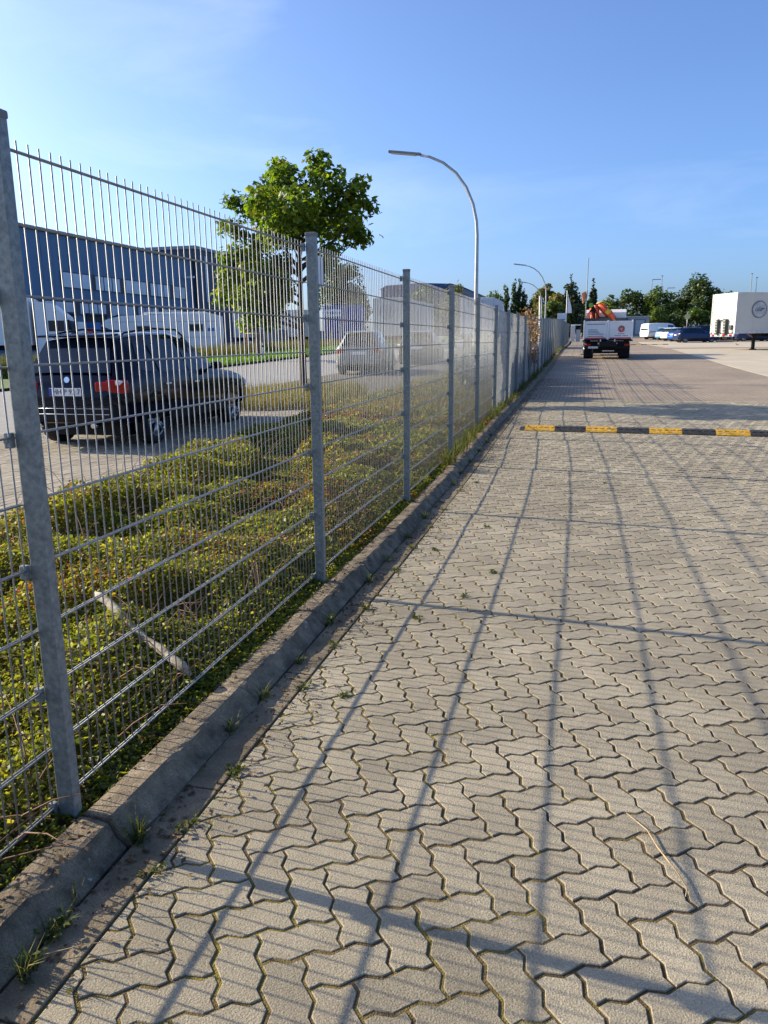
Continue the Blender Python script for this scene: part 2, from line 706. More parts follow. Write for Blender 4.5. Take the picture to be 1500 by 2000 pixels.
cutm, whole = [], []
for (x, y, a) in spots:
    c_, s_ = math.cos(a), math.sin(a)
    xm = min(x + c_ * px - s_ * py for px, py in BASE)
    (cutm if xm < XE else whole).append((x, y, a))
whole.sort(key=lambda t: -inview(t[0], t[1]))
for (x, y, a) in whole[:300]:
    link('paver', PME, yard, (x, y, pz(x, y) + random.uniform(-.0014, .0018)),
         (random.gauss(0, .004), random.gauss(0, .004), a))
Vn, Fn = np.array(pv), pf
allv, allf, ar = [], [], []
o = 0
for (x, y, a) in whole[300:]:
    c_, s_ = math.cos(a), math.sin(a)
    tx, ty = random.gauss(0, .004), random.gauss(0, .004)
    z = pz(x, y) + random.uniform(-.0014, .0018)
    q = np.empty_like(Vn)
    q[:, 0] = Vn[:, 0] * c_ - Vn[:, 1] * s_ + x
    q[:, 1] = Vn[:, 0] * s_ + Vn[:, 1] * c_ + y
    q[:, 2] = Vn[:, 2] + Vn[:, 0] * tx + Vn[:, 1] * ty + z
    allv.append(q)
    allf += [tuple(k + o for k in t) for t in Fn]
    ar += [random.random()] * len(Fn)
    o += len(Vn)
for (x, y, a) in cutm:
    c_, s_ = math.cos(a), math.sin(a)
    b_ = clip([(x + c_ * px - s_ * py, y + s_ * px + c_ * py) for px, py in BASE], XE)
    if len(b_) < 3 or max(p[0] for p in b_) - XE < .02:
        continue
    ctr = (sum(p[0] for p in b_) / len(b_), sum(p[1] for p in b_) / len(b_))
    t_ = [(ctr[0] + (p[0] - ctr[0]) * .94, ctr[1] + (p[1] - ctr[1]) * .94) for p in b_]
    v_, f_ = paver_geo(b_, t_)
    z = pz(x, y)
    allv.append(np.array([(p[0], p[1], p[2] + z) for p in v_]))
    allf += [tuple(k + o for k in t) for t in f_]
    ar += [random.random()] * len(f_)
    o += len(v_)
me = bpy.data.meshes.new('far_pavers')
me.from_pydata(np.concatenate(allv).tolist(), [], allf)
me.attributes.new('rnd', 'FLOAT', 'FACE').data.foreach_set('value', ar)
me.materials.append(PAVER)
fp = link('far_pavers', me, yard)
fp['kind'] = 'stuff'

# row of edging stones where the two pavings meet
EDG = MB().box((.25, 0, -.05), (.494, .30, .10), bev=.004).mesh('edging_stone', PAVER)
for k in range(62):
    link('edging_stone', EDG, brick, (.39 + k * .5, 18.56, T(18.56) + .008))

# ---- kerb and gutter
kerb = link('kerb', None)
struct(kerb, 'weathered concrete kerb along the foot of the fence')
kerb['category'] = 'kerb'


def kerb_mesh(seed):
    random.seed(seed)
    prof = [(.072, -.30), (.072, -.006), (.079, .0), (.110, .001), (.145, .001), (.166, -.001), (.178, -.008), (.188, -.024), (.210, -.050), (.244, -.084), (.247, -.30)]
    yy = [.004, .010] + [float(v) for v in np.linspace(.03, .97, 26)] + [.990, .996]
    b = MB()
    vs, fs = [], []
    for k, y in enumerate(yy):
        e = .004 if k in (0, len(yy) - 1) else 0
        for i, (x, z) in enumerate(prof):
            q = .006 * (float(vnoise(y * 9 + seed * 7, i * .7, 20 + seed)) - .5) + .004 * (float(vnoise(y * 31 + seed * 3, i * 2.1, 25 + seed)) - .5)
            q *= 1.8 if 4 < i < 9 else 1
            vs.append((x + (q if 0 < i < 10 else 0) - e * (i > 3), y, z - e * (0 < i < 9) + (q if 0 < i < 9 else 0)))
    n = len(prof)
    for k in range(len(yy) - 1):
        for i in range(n - 1):
            fs.append((k * n + i, k * n + i + 1, (k + 1) * n + i + 1, (k + 1) * n + i))
    fs += [tuple(range(n)), tuple(range((len(yy) - 1) * n, len(yy) * n))]
    return b.add(vs, fs).mesh('kerb_stone', KERB)


KM = [kerb_mesh(k) for k in range(4)]
random.seed(11)
GM = MB().box((.315, .5, -.04), (.126, .992, .08), bev=.004).mesh('gutter_stone', GUTT)


def kz(y):
    return T(y) + .084


for k in range(-3, 96):
    y = 1.88 + k
    a = math.atan2(kz(y + 1) - kz(y), 1)
    link('kerb_stone', KM[k % 4], kerb, (random.uniform(-.005, .005), y, kz(y) + random.uniform(-.005, .004)), (a + random.gauss(0, .002), random.gauss(0, .008), random.gauss(0, .004)))
    if k < 60:
        link('gutter_stone', GM, kerb, (0, y + .35, T(y + .35) + .002), (math.atan2(T(y + 1.35) - T(y + .35), 1), 0, 0))

# ---- planting bed soil outside the fence, footway/parking paving, road, far verge
OD = .085                                                     # outer side lies a little higher than the yard
strip('bed_soil', -2.3, .09, -6, 110, .062, SOIL, 'dark soil of the planting bed behind the fence', 1., .02)
park = strip('parking_strip', -7.6, -2.15, -8, 120, OD + .012, mat('parking_joint', (.10, .085, .06), .95, scale=6, var=.4),
             'paved parking strip between the bed and the road', 1.)
road = strip('road', -15.2, -7.6, -8, 200, OD - .02, ASPH, 'pale asphalt road behind the fence')
strip('truck_yard', -120, -20.5, -8, 200, OD + .02, mat('truck_yard_concrete', (.28, .265, .24), .9, scale=.4, var=.12),
      'concrete yard in front of the warehouse', 4.)
strip('verge', -20.5, -15.2, -8, 200, OD + .06, mat('verge_turf', (.075, .13, .018), .95, scale=2, var=.3),
      'bright green grass verge across the road', 2.)
# rectangular pavers of the parking strip
PM2 = MB()
v_, f_ = paver_geo([(-.0985, -.0485), (.0985, -.0485), (.0985, .0485), (-.0985, .0485)],
                   [(-.095, -.045), (.095, -.045), (.095, .045), (-.095, .045)], .03, .003)
PM2 = PM2.add(v_, f_).mesh('paver_block', PAVER2)
sp2 = []
for r_ in range(0, 130):
    for c_ in range(0, 55):
        y = 2.6 + r_ * .1 * 1.0
        x = -2.25 - c_ * .1
        sp2.append((x, y))
sp2 = []
for r_ in range(54):
    for c_ in range(75):
        sp2.append((-2.22 - r_ * .1, 2.6 + c_ * .2 + (.1 if r_ % 2 else 0)))
sp2.sort(key=lambda t: -inview(*t))
for (x, y) in sp2[:300]:
    link('paver_block', PM2, park, (x, y, T(y) + OD + .016 + random.uniform(-.002, .002)), (random.gauss(0, .006), random.gauss(0, .006), R(90)))
Vn = np.array(v_)
allv, allf, ar = [], [], []
for k, (x, y) in enumerate(sp2[300:]):
    q = Vn[:, [1, 0, 2]] * [-1, 1, 1] + [x, y, T(y) + OD + .016 + random.uniform(-.002, .002)]
    allv.append(q)
    allf += [tuple(i + k * len(Vn) for i in t) for t in f_]
    ar += [random.random()] * len(f_)
me = bpy.data.meshes.new('far_paver_blocks')
me.from_pydata(np.concatenate(allv).tolist(), [], allf)
me.attributes.new('rnd', 'FLOAT', 'FACE').data.foreach_set('value', ar)
me.materials.append(PAVER2)
link('far_paver_blocks', me, park)['kind'] = 'stuff'

# ---- pale concrete slabs on the right of the yard
apron = link('concrete_apron', None)
struct(apron, 'pale concrete slabs on the right of the yard')
for i in range(7):
    for j in range(11):
        x0, y0, L = 7.7 + i * 6, 27 + j * 6, 5.97
        vs = [(x0 + a * L, y0 + b * L, T(y0 + b * L) + .006 + c * .0) for b in (0, 1) for a in (0, 1) for c in (0,)]
        b = MB().add(vs + [(v[0], v[1], v[2] - .08) for v in vs],
                     [(0, 1, 3, 2), (4, 6, 7, 5), (0, 4, 5, 1), (2, 3, 7, 6), (0, 2, 6, 4), (1, 5, 7, 3)])
        me_ = b.mesh('concrete_slab', SLAB)
        link('concrete_slab', me_, apron)

# ================================================================== FENCE
PITCH_F = 2.52
Y1 = 1.887
fence = thing('fence', 'long galvanised steel double wire mesh fence on square posts', 'fence', (0, 0, 0))
VW = MB().tube([(0, 0, -.012), (0, 0, 2.03)], .0025, 8).mesh('vertical_wire', WIRE)
HW = MB().tube([(0, .008, 0), (0, 2.512, 0)], .0031, 8).mesh('horizontal_wire', WIRE)
post_m = MB().box((.03, 0, .85), (.06, .04, 2.42), bev=.004).mesh('fence_post', GALV)
cap_m = MB().box((.03, 0, 2.062), (.066, .046, .022), bev=.006).mesh('post_cap', CAPM)
clamp_m = MB().box((-.014, -.026, 0), (.026, .020, .045), bev=.004).box((-.016, -.037, .0), (.014, .008, .014)).mesh('clamp', GALV)
far = MB()
for k in range(50):
    far.tube([(-.012, .035 + .05 * k, -.012), (-.012, .035 + .05 * k, 2.03)], .0022, 4, cap=False)
for j in range(11):
    for dx in (-.0176, -.0064):
        far.tube([(dx, .008, .2 * j), (dx, 2.512, .2 * j)], .0029, 4, cap=False)
FARM = far.mesh('mesh_panel', WIRE)
for n in range(-2, 38):
    y = Y1 + PITCH_F * (n - 1)
    dz = FZ(y) + [0, .0, .004, .010, .028, .012, .004, .008][n % 8] * (1 if n < 9 else 0)
    p = link('fence_post', post_m, fence, (0, y, dz), (random.gauss(0, .002), random.gauss(0, .002), 0))
    link('post_cap', cap_m, p)
    if n < 12:
        for k in range(6):
            link('clamp', clamp_m, p, (0, 0, .01 + .4 * k - .02))
    sl_ = math.atan2(FZ(y + PITCH_F) - FZ(y), PITCH_F)
    if 0 <= n <= 5:
        pn = link('mesh_panel', None, fence, (0, y, dz), (sl_ + random.gauss(0, .0012), 0, random.gauss(0, .001)))
        for k in range(50):
            link('vertical_wire', VW, pn, (-.012 + random.gauss(0, .0004), .035 + .05 * k, 0), (random.gauss(0, .0006), random.gauss(0, .0006), 0))
        for j in range(11):
            for dx in (-.0176, -.0064):
                link('horizontal_wire', HW, pn, (dx, 0, .2 * j))
    else:
        link('mesh_panel', FARM, fence, (0, y, dz), (sl_, 0, random.gauss(0, .001)))

# blank white plate wired to the back of the fence
pl = MB().box((-.030, 4.66, 1.897), (.003, .26, .178), bev=.001).build('sign_plate', mat('white_sign_back', (.70, .71, .73), .35, var=.04))
tag(pl, 'blank white plate wired behind the fence top beside a post', 'sign')

# ================================================================== VEGETATION
def bed_edge(y):
    return np.interp(y, [-6, 4, 7.4, 9.6, 14.5, 16.5, 30], [-2.4, -2.5, -2.85, -3.1, -3.4, -3.2, -2.2])


COVER = leafmat('ground_cover_leaf', [(0, (.035, .050, .010)), (.30, (.085, .105, .018)), (.62, (.225, .215, .030)), (.86, (.35, .29, .055)),
                                      (.93, (.24, .085, .03)), (1, (.15, .055, .028))], .5)
cv, cf, ca = [], [], []
off = 0


def cover_h(x, y):
    e = np.minimum((x - bed_edge(y)) / .18 + .25, (.01 - x) / .22 + .22)
    e = np.clip(e, 0, 1) ** .6
    n1 = vnoise(x / .75, y / .75, 1)
    n2 = vnoise(x / .27 + 9, y / .27, 2)
    n3 = vnoise(x / 1.9 + 5, y / 1.9, 8)
    gap = np.clip((vnoise(x / .5 + 31, y / .5 + 3, 12) - .20) / .35, .12, 1)
    return (.12 + .14 * n1 * (.45 + .55 * n3) + .12 * n2 + .12 * np.clip((-x - 1.0) / 1.2, 0, 1)) * e * (1 - .45 * np.clip((y - 7.5) / 4, 0, 1)) * (.55 + .45 * np.clip((y - 1.) / 4, 0, 1)) * gap + .015


def low_rim(x, h):
    return np.minimum(h, .36 * np.maximum(.06 - x, 0) + .016)


for (ya, yb, cnt, smin, smax) in ((-.5, 4.2, 150000, .016, .030), (4.2, 8.5, 125000, .020, .036), (8.5, 16.5, 75000, .03, .055), (16.5, 30, 42000, .05, .09)):
    yy = rng.uniform(ya, yb, cnt)
    be = bed_edge(yy)
    xx = be + (.075 - be) * rng.uniform(0, 1, cnt)
    hh = low_rim(xx, cover_h(xx, yy))
    t_ = rng.beta(2.6, 1.2, cnt)
    zz = TA(yy) + .062 + hh * t_ + .006
    sz = rng.uniform(smin, smax, cnt) * np.where(rng.random(cnt) < .12, 1.5, 1)
    nn = rng.normal(size=(cnt, 3)) * .62 + [-.30, .05, .72]
    V, F, k = leaves(np.stack([xx, yy, zz], 1), nn, sz, .68, .10)
    red = vnoise(xx / .6, yy / .6, 5) + .30 * np.clip((yy - 7) / 8, 0, 1)
    val = np.clip(rng.beta(2.2, 2.4, cnt) * .88 + .12 * (vnoise(xx / .3, yy / .3, 6) - .3), 0, .9)
    val = np.where(rng.random(cnt) < np.clip((red - .55) * 1.1, .02, .6), rng.uniform(.9, 1, cnt), val)
    cv.append(V)
    cf.append(F + off)
    ca.append(np.repeat(val, k))
    off += len(V)
gc = soup('ground_cover', np.concatenate(cv), np.concatenate(cf), np.concatenate(ca), COVER)
tag(gc, 'low dense green and reddish ground cover shrubs behind the fence', 'ground cover', kind='stuff')
# woody stems in the cover
tw = MB()
for _ in range(900):
    y = random.uniform(.4, 9)
    x = random.uniform(float(bed_edge(y)) + .1, -.05)
    z = T(y) + .065
    a = random.uniform(0, 6.28)
    L = random.uniform(.15, .5)
    h_ = float(cover_h(np.array([x]), np.array([y]))[0]) * 1.15
    pts = [(x + math.cos(a) * L * t, y + math.sin(a) * L * t, z + h_ * 1.05 * (1 - (1 - t) ** 2) + random.uniform(-.01, .01)) for t in (0, .35, .7, 1)]
    tw.tube(pts, [.004, .003, .0025, .001], 4, cap=False)
st = tw.build('ground_cover_stems', mat('red_brown_twig', (.16, .075, .045), .8, var=.3))
tag(st, 'thin red brown twigs among the ground cover', 'twigs', kind='stuff')


def blades(n, fx, hmin, hmax, wid, lean=.35):
    V, F, A = [], [], []
    P = fx(n)
    h_ = rng.uniform(hmin, hmax, n)
    a = rng.uniform(0, 2 * np.pi, n)
    b = rng.uniform(0, 2 * np.pi, n)
    le = rng.uniform(.1, 1, n) * lean * h_
    d = np.stack([np.cos(a), np.sin(a), np.zeros(n)], 1) * (wid * rng.uniform(.6, 1.2, n))[:, None]
    l = np.stack([np.cos(b) * le, np.sin(b) * le, np.zeros(n)], 1)
    up = np.stack([np.zeros(n), np.zeros(n), h_], 1)
    q = [P - d, P + d, P + d * .7 + l * .35 + up * .6, P - d * .7 + l * .35 + up * .6,
         P + l + up, P + l + up + d * .05]
    V = np.stack(q, 1).reshape(-1, 3)
    i = np.arange(n)[:, None] * 6
    F = np.concatenate([i + np.array([0, 1, 2, 3]), i + np.array([3, 2, 5, 4])], 0)
    return V, F


GRASS_DRY = leafmat('dry_grass', [(0, (.08, .095, .02)), (.4, (.18, .16, .045)), (.8, (.28, .21, .085)), (1, (.20, .11, .045))], .35, .7)
GRASS = leafmat('green_grass', [(0, (.05, .11, .012)), (.5, (.09, .19, .018)), (1, (.17, .26, .03))], .45, .6)


def island(n):
    t = rng.uniform(0, 2 * np.pi, n)
    r_ = np.sqrt(rng.uniform(0, 1, n))
    x = -5.0 + 1.7 * r_ * np.cos(t)
    y = 17.0 + 2.6 * r_ * np.sin(t)
    return np.stack([x, y, TA(y) + OD + .02], 1)


V, F = blades(9000, island, .10, .42, .006, .7)
o = soup('dry_grass', V, F, rng.random(len(F)), GRASS_DRY)
tag(o, 'tall dry yellow grass round the foot of the young maple', 'grass', kind='stuff')
isl = MB()
ring = [(-5.0 + 1.8 * math.cos(t), 17.0 + 2.7 * math.sin(t)) for t in np.linspace(0, 2 * math.pi, 25)[:-1]]
isl.add([(x, y, T(y) + OD + .026) for x, y in ring] + [(-5, 17, T(17) + OD + .08)], [(i, (i + 1) % 24, 24) for i in range(24)])
struct(isl.build('tree_bed', SOIL), 'earth bed round the young maple')


def bedgrass(n):
    y = rng.uniform(13, 44, n)
    x = rng.uniform(-3.0, -.03, n)
    return np.stack([x, y, TA(y) + .085], 1)


V, F = blades(16000, bedgrass, .08, .40, .008, .6)
o = soup('rough_grass', V, F, rng.random(len(F)), GRASS_DRY)
tag(o, 'rough dry grass in the far part of the bed behind the fence', 'grass', kind='stuff')


def lawn(n):
    y = 24 + 70 * rng.random(n) ** 1.5
    x = rng.uniform(-19.6, -15.2, n)
    return np.stack([x, y, TA(y) + OD + .06], 1)


V, F = blades(42000, lawn, .10, .30, .022, .5)
o = soup('lawn_grass', V, F, rng.random(len(F)), GRASS)
tag(o, 'bright green grass growing on the verge across the road', 'grass', kind='stuff')


FOOTG0 = leafmat('weed_mix', [(0, (.05, .075, .015)), (.5, (.11, .12, .03)), (.8, (.20, .16, .06)), (1, (.20, .11, .05))], .3, .7)


def tallw(n):
    y = 24 + 70 * rng.random(n) ** 1.4
    x = rng.uniform(-21.0, -18.8, n)
    return np.stack([x, y, TA(y) + OD + .04], 1)


V, F = blades(16000, tallw, .30, .95, .02, .35)
o = soup('tall_weeds', V, F, rng.random(len(F)), FOOTG0)
tag(o, 'tall brown weeds along the back of the green verge', 'weeds', kind='stuff')


def edgegrass(n):
    y = 9 + 60 * rng.random(n) ** 1.3
    x = rng.normal(.07, .05, n)
    ok = vnoise(y / .5, y * 0, 4) > .55
    x, y = x[ok], y[ok]
    return np.stack([x, y, TA(y) + .10], 1)


FOOTG = leafmat('foot_grass', [(0, (.04, .06, .012)), (.6, (.09, .11, .025)), (1, (.22, .18, .06))], .3, .7)
P_ = edgegrass(7000)
V, F = blades(len(P_), lambda n: P_, .04, .24, .005, .8)
o = soup('fence_foot_grass', V, F, rng.random(len(F)), FOOTG)
tag(o, 'wild grass fringe along the far foot of the fence', 'grass', kind='stuff')


# ---- weeds in the kerb joints, one thing each
WG = leafmat('weed_green', [(0, (.030, .050, .010)), (.6, (.07, .095, .016)), (1, (.22, .18, .06))], .35, .6)


def weed(x, y, z, n, h, label, name='grass_tuft', spread=.05, leafy=0, wid=.0028):
    def fx(k):
        return np.stack([np.clip(rng.normal(0, .010, k), -.015, .015), np.clip(rng.normal(0, .018, k), -.026, .026), np.zeros(k)], 1)
    V, F = blades(n, fx, h * .35, h, wid, spread / h * 2.2)
    rn = np.tile(rng.random(n), 2)
    if leafy:
        P = np.stack([np.clip(rng.normal(0, spread * .4, leafy), -.03, .03), np.clip(rng.normal(0, spread * .6, leafy), -.04, .04), rng.uniform(.005, h * .6, leafy)], 1)
        V2, F2, _ = leaves(P, rng.normal(size=(leafy, 3)) * .6 + [0, 0, .8], rng.uniform(.012, .026, leafy), .7, .1)
        F = np.concatenate([F, F2 + len(V)])
        V = np.concatenate([V, V2])
        rn = np.concatenate([rn, rng.uniform(.2, .8, leafy)])
    o = soup(name, V, F, rn, WG)
    o.location = (x, y, z)
    return tag(o, label, 'weed', 'small weeds along the kerb')


ORD = ['first', 'second', 'third', 'fourth', 'fifth', 'sixth', 'seventh', 'eighth', 'ninth', 'tenth', 'eleventh', 'twelfth', 'thirteenth', 'fourteenth', 'fifteenth', 'sixteenth', 'seventeenth']
wl = ' small grass weed at the kerb foot beyond the nearest post'
for (x, y, n, h, leafy, lb) in ((.262, 1.90, 34, .11, 20, 'tuft of thin pale grass in the kerb joint beside the nearest post'),
                                (.24, 1.62, 6, .16, 0, 'single upright grass blades growing from the kerb face near the camera'),
                                (.26, 1.50, 26, .07, 40, 'small leafy weed with a bent straw against the kerb'),
                                (.255, 1.18, 14, .20, 0, 'tall yellow green grass blades at the near left end of the kerb'),
                                (.28, 1.36, 40, .09, 10, 'dry tangled grass tuft low in the gutter near the camera')):
    weed(x, y, T(y) + .0, n, h, lb, leafy=leafy)
for k, y in enumerate((2.62, 2.95, 3.35, 3.9, 4.7, 5.2, 5.9, 6.6, 7.3, 8.2, 8.9, 9.7, 10.6, 11.4, 12.1)):
    weed(.255 + random.uniform(-.02, .03), y, T(y), random.randint(10, 34), random.uniform(.05, .10), ORD[k] + wl, leafy=random.randint(0, 25))
wj = ' low moss and grass tuft from the camera in the gutter joint'
for k, y in enumerate((1.78, 2.02, 2.35, 3.1, 3.6, 4.2, 5.0, 5.6, 6.3, 7.0, 7.9)):
    weed(.385 + random.uniform(-.01, .012), y, T(y) - .004, 16, .035, ORD[k] + wj, 'moss_tuft', .05, random.randint(14, 40))
for k, (x, y) in enumerate(((.60, 3.05), (.72, 4.1), (.93, 4.55), (1.05, 5.1), (.55, 5.6), (.85, 6.4), (.5, 8.4), (1.9, 8.6))):
    weed(x, y, T(y) - .004, 14, .03, ORD[k] + ' tiny weed from the camera growing between the pavers', 'paver_weed', .03, 22)
# moss cushions in the joints are part of the bedding; a straw and a few dead leaves lie on top
sk = MB().tube([(1.80, 2.42, 0), (1.86, 2.33, .006), (1.885, 2.25, .004), (1.93, 2.14, .007), (1.95, 2.07, .005), (1.94, 2.03, .012)],
               [.001, .0022, .0025, .0028, .0028, .0015], 5)
o = sk.build('straw', mat('dry_straw', (.42, .31, .16), .8))
o.location.z = T(2.2) + .006
tag(o, 'long bent dry straw lying on the pavers', 'straw')
s2 = MB().tube([(.62, 1.50, .006), (.50, 1.52, .012), (.38, 1.47, .016), (.26, 1.40, .010)], [.0008, .0012, .0014, .001], 4)
o = s2.build('straw', MATS['dry_straw'])
o.location.z = T(1.5) + .004
tag(o, 'thin pale straw lying across the gutter near the camera', 'straw')
LIT = leafmat('leaf_litter', [(0, (.05, .032, .02)), (.5, (.11, .065, .035)), (.85, (.20, .13, .07)), (1, (.15, .13, .03))], .15, .8)
n_ = 15000
ly = 1.0 + 26 * rng.random(n_) ** 1.15
lx = np.where(rng.random(n_) < .62, .255 + np.abs(rng.normal(0, .10 + .012 * ly)), rng.normal(.10, .05, n_))
lx = np.where((lx > .20) & (lx < .25), .26, lx)
keep = (vnoise(lx / .25 + 3, ly / .5, 17) * (.35 + .045 * np.minimum(ly, 16)) > rng.uniform(.05, .62, n_)) & (lx > .0)
lx, ly = lx[keep], ly[keep]
lz = TA(ly) + np.where(lx > .235, .006, np.where(lx > .075, np.where(lx > .178, .084 - (lx - .178) * 1.2 + .004, .087), .066))
V, F, k = leaves(np.stack([lx, ly, lz], 1), rng.normal(size=(len(lx), 3)) * .35 + [0, 0, 1], rng.uniform(.008, .028, len(lx)), .6, .12)
tag(soup('leaf_litter', V, F, rng.random(len(F)), LIT), 'brown leaf litter and crumbs along the kerb and gutter', 'litter', kind='stuff')

# weathered pole lying in the cover
lg = MB()
pa = Vector((-.80, 3.26, .205))
pb = Vector((-.03, 2.80, .035))
pts = [pa + (pb - pa) * t + Vector((random.uniform(-.004, .004), random.uniform(-.004, .004), .012 * math.sin(t * 9))) for t in np.linspace(0, 1, 15)]
lg.tube(pts, [(.020 + .004 * math.sin(k * 2.1) + .004 * random.random()) * (.55 if k in (0, 14) else 1) for k in range(15)], 7)
o = lg.build('fallen_pole', mat('bleached_wood', (.42, .38, .30), .9, col2=(.10, .08, .055), scale=24, bump=1., bscale=45, stretch=(1, 1, 1)))
tag(o, 'weathered pale wooden pole lying in the ground cover', 'pole')


# ---- trees
def tree(name, label, loc, h, trunk_r, clumps, nleaf, lsize, lm, group=None, fork=.35, lobed=False, stems=None, bark=None, cat='tree', rmin=.55):
    t = thing(name, label, cat, loc, 0, group)
    b = MB()
    base = Vector((0, 0, -.1))
    zt = max(c[2] for c in clumps)
    top = Vector((0, 0, zt * .86))
    axis = [base, Vector((0, 0, h * .06)), Vector((random.gauss(0, trunk_r * .3), random.gauss(0, trunk_r * .3), h * fork)), top]
    b.tube(axis, [trunk_r * 1.25, trunk_r, trunk_r * .8, trunk_r * .18], 9)
    for (cx, cy, cz, rx, rz) in clumps:
        s_ = Vector((0, 0, min(max(h * fork * .85, cz - .5 * math.hypot(cx, cy) - rz), zt * .8)))
        e = Vector((cx, cy, cz))
        m_ = s_ + (e - s_) * .5 + Vector((0, 0, -.06 * (e - s_).length))
        b.tube([s_, m_, e], [trunk_r * .38, trunk_r * .22, trunk_r * .07], 5, cap=False)
    if stems:
        for q in stems:
            b.tube(q[0], q[1], 8)
    b.build('trunk', bark or BARK, t)
    vol = np.array([c[3] ** 2 * c[4] for c in clumps]) ** .8
    cnt = np.maximum(3, (nleaf * vol / vol.sum()).astype(int))
    Ps, Ns, Vl = [], [], []
    for (cx, cy, cz, rx, rz), n in zip(clumps, cnt):
        d = rng.normal(size=(n, 3))
        d /= np.linalg.norm(d, axis=1, keepdims=True)
        r_ = rng.uniform(rmin ** 2, 1, n) ** .5 * (1 + .22 * rng.normal(size=n) * (rng.random(n) < .35))
        P = d * r_[:, None] * [rx, rx, rz] + [cx, cy, cz]
        Ps.append(P)
        Ns.append(d * .55 + rng.normal(size=(n, 3)) * .45 + [0, 0, .45])
        Vl.append(np.clip(rng.normal(.45 + random.uniform(-.16, .16), .18, n), 0, 1))
    P = np.concatenate(Ps)
    V, F, k = leaves(P, np.concatenate(Ns), rng.uniform(.7, 1.25, len(P)) * lsize, .72, .1, lobed)
    vals = np.concatenate(Vl)
    soup('crown', V, F, np.repeat(vals, k) if not lobed else np.repeat(vals, 3), lm, t)
    return t


def ell_clumps(n, cx, cy, cz, rx, ry, rz, r1, r2, seed, flat=.85, bottom=-1.):
    random.seed(seed)
    out = []
    while len(out) < n:
        a, b, c = random.uniform(-1, 1), random.uniform(-1, 1), random.uniform(bottom, 1)
        q = a * a + b * b + c * c
        if q > 1 or q < .12:
            continue
        r_ = random.uniform(r1, r2) * (1.15 - .4 * q)
        out.append((cx + a * rx, cy + b * ry, cz + c * rz, r_, r_ * flat))
    return out


MAPLE = leafmat('maple_leaf', [(0, (.040, .070, .012)), (.35, (.090, .145, .016)), (.65, (.17, .23, .024)), (.88, (.29, .30, .032)), (1, (.34, .18, .03))], .52)
DARKG = leafmat('dark_green_leaf', [(0, (.022, .040, .010)), (.5, (.045, .075, .016)), (1, (.085, .12, .024))], .3)
MIDG = leafmat('mid_green_leaf', [(0, (.040, .070, .012)), (.5, (.075, .12, .018)), (1, (.14, .18, .03))], .35)
CONI = leafmat('conifer_needles', [(0, (.014, .030, .012)), (.6, (.032, .058, .020)), (1, (.06, .085, .028))], .15)
AUTM = leafmat('autumn_tint_leaf', [(0, (.06, .085, .016)), (.5, (.12, .13, .025)), (.8, (.26, .14, .04)), (1, (.34, .10, .04))], .35)

# young maple: crown clumps follow its two-headed, loose outline
cl = [(-.40, 0, 5.05, .52, .50), (-.75, .2, 4.75, .50, .48), (-.15, -.3, 4.75, .55, .5), (.42, .1, 5.10, .50, .52), (.75, -.2, 4.80, .52, .48),
      (1.15, .1, 4.45, .50, .45), (1.30, -.3, 4.05, .50, .42), (1.22, .3, 3.65, .48, .36), (.70, .2, 4.25, .60, .5), (.1, .3, 4.25, .65, .5),
      (-.55, -.1, 4.2, .62, .5), (-1.15, .2, 4.35, .48, .42), (-1.35, -.2, 3.95, .50, .42), (-.95, .4, 3.70, .55, .45), (.3, -.5, 3.75, .62, .45),
      (.8, -.3, 3.45, .50, .36), (-.3, -.5, 3.65, .60, .42), (-1.35, .2, 3.35, .50, .40), (-1.05, -.3, 3.05, .48, .36), (-.5, .3, 3.15, .50, .36),
      (-1.55, 0, 2.85, .42, .34), (-1.15, .3, 2.55, .42, .30), (-.4, -1.0, 4.3, .6, .5), (.4, -1.1, 4.2, .6, .5), (.1, 1.1, 4.4, .6, .5), (-.6, 1.0, 4.1, .6, .5),
      (.8, 1.0, 4.0, .55, .45), (.0, -1.4, 3.9, .5, .4), (.2, 1.5, 4.0, .5, .4), (.45, .2, 3.1, .42, .3)]
cl = [(a * 1.08, b, c + .06 * (k % 3 - 1), r1 * (.62, .80, .9)[k % 3], r2 * (.62, .78, .8)[k % 3]) for k, (a, b, c, r1, r2) in enumerate(cl)]
cl += [(-.45, .1, 5.22, .32, .26), (.50, 0, 5.30, .34, .28), (1.45, .1, 4.75, .26, .24), (1.72, -.1, 4.25, .24, .22), (-1.62, 0, 4.55, .26, .22), (-1.85, .1, 4.0, .26, .24), (-1.75, 0, 3.3, .3, .26), (-2.0, .1, 2.6, .28, .22), (-1.5, .2, 2.25, .28, .2), (-1.9, .1, 3.0, .3, .24)]
tree('maple_tree', 'young green maple with a thin trunk in dry grass behind the second post', (-4.8, 17.3, T(17.3) + OD), 5.5, .085,
     cl, 6200, .165, MAPLE, lobed=True, rmin=.25, bark=mat('dark_bark', (.055, .042, .032), .95, var=.3, scale=14, bump=.8, bscale=40))
cl = ell_clumps(34, -.1, 0, 3.9, 2.0, 2.0, 2.2, .55, .9, 21)
tree('maple_tree', 'staked maple on the green verge across the road, left of the near maple', (-16.1, 40.6, T(40.6) + OD), 6.2, .13,
     cl, 9000, .22, MAPLE, rmin=.3)
gd = thing('tree_guard', 'wooden stake frame round the maple on the verge', 'tree guard', (-16.1, 40.6, T(40.6) + OD))
WOODB = mat('brown_stake_wood', (.22, .12, .07), .85, var=.25, scale=9)
for (a, b) in ((-.45, -.4), (.45, -.4), (0, .45)):
    MB().tube([(a, b, -.1), (a, b, 1.55)], .04, 8).build('stake', WOODB, gd)
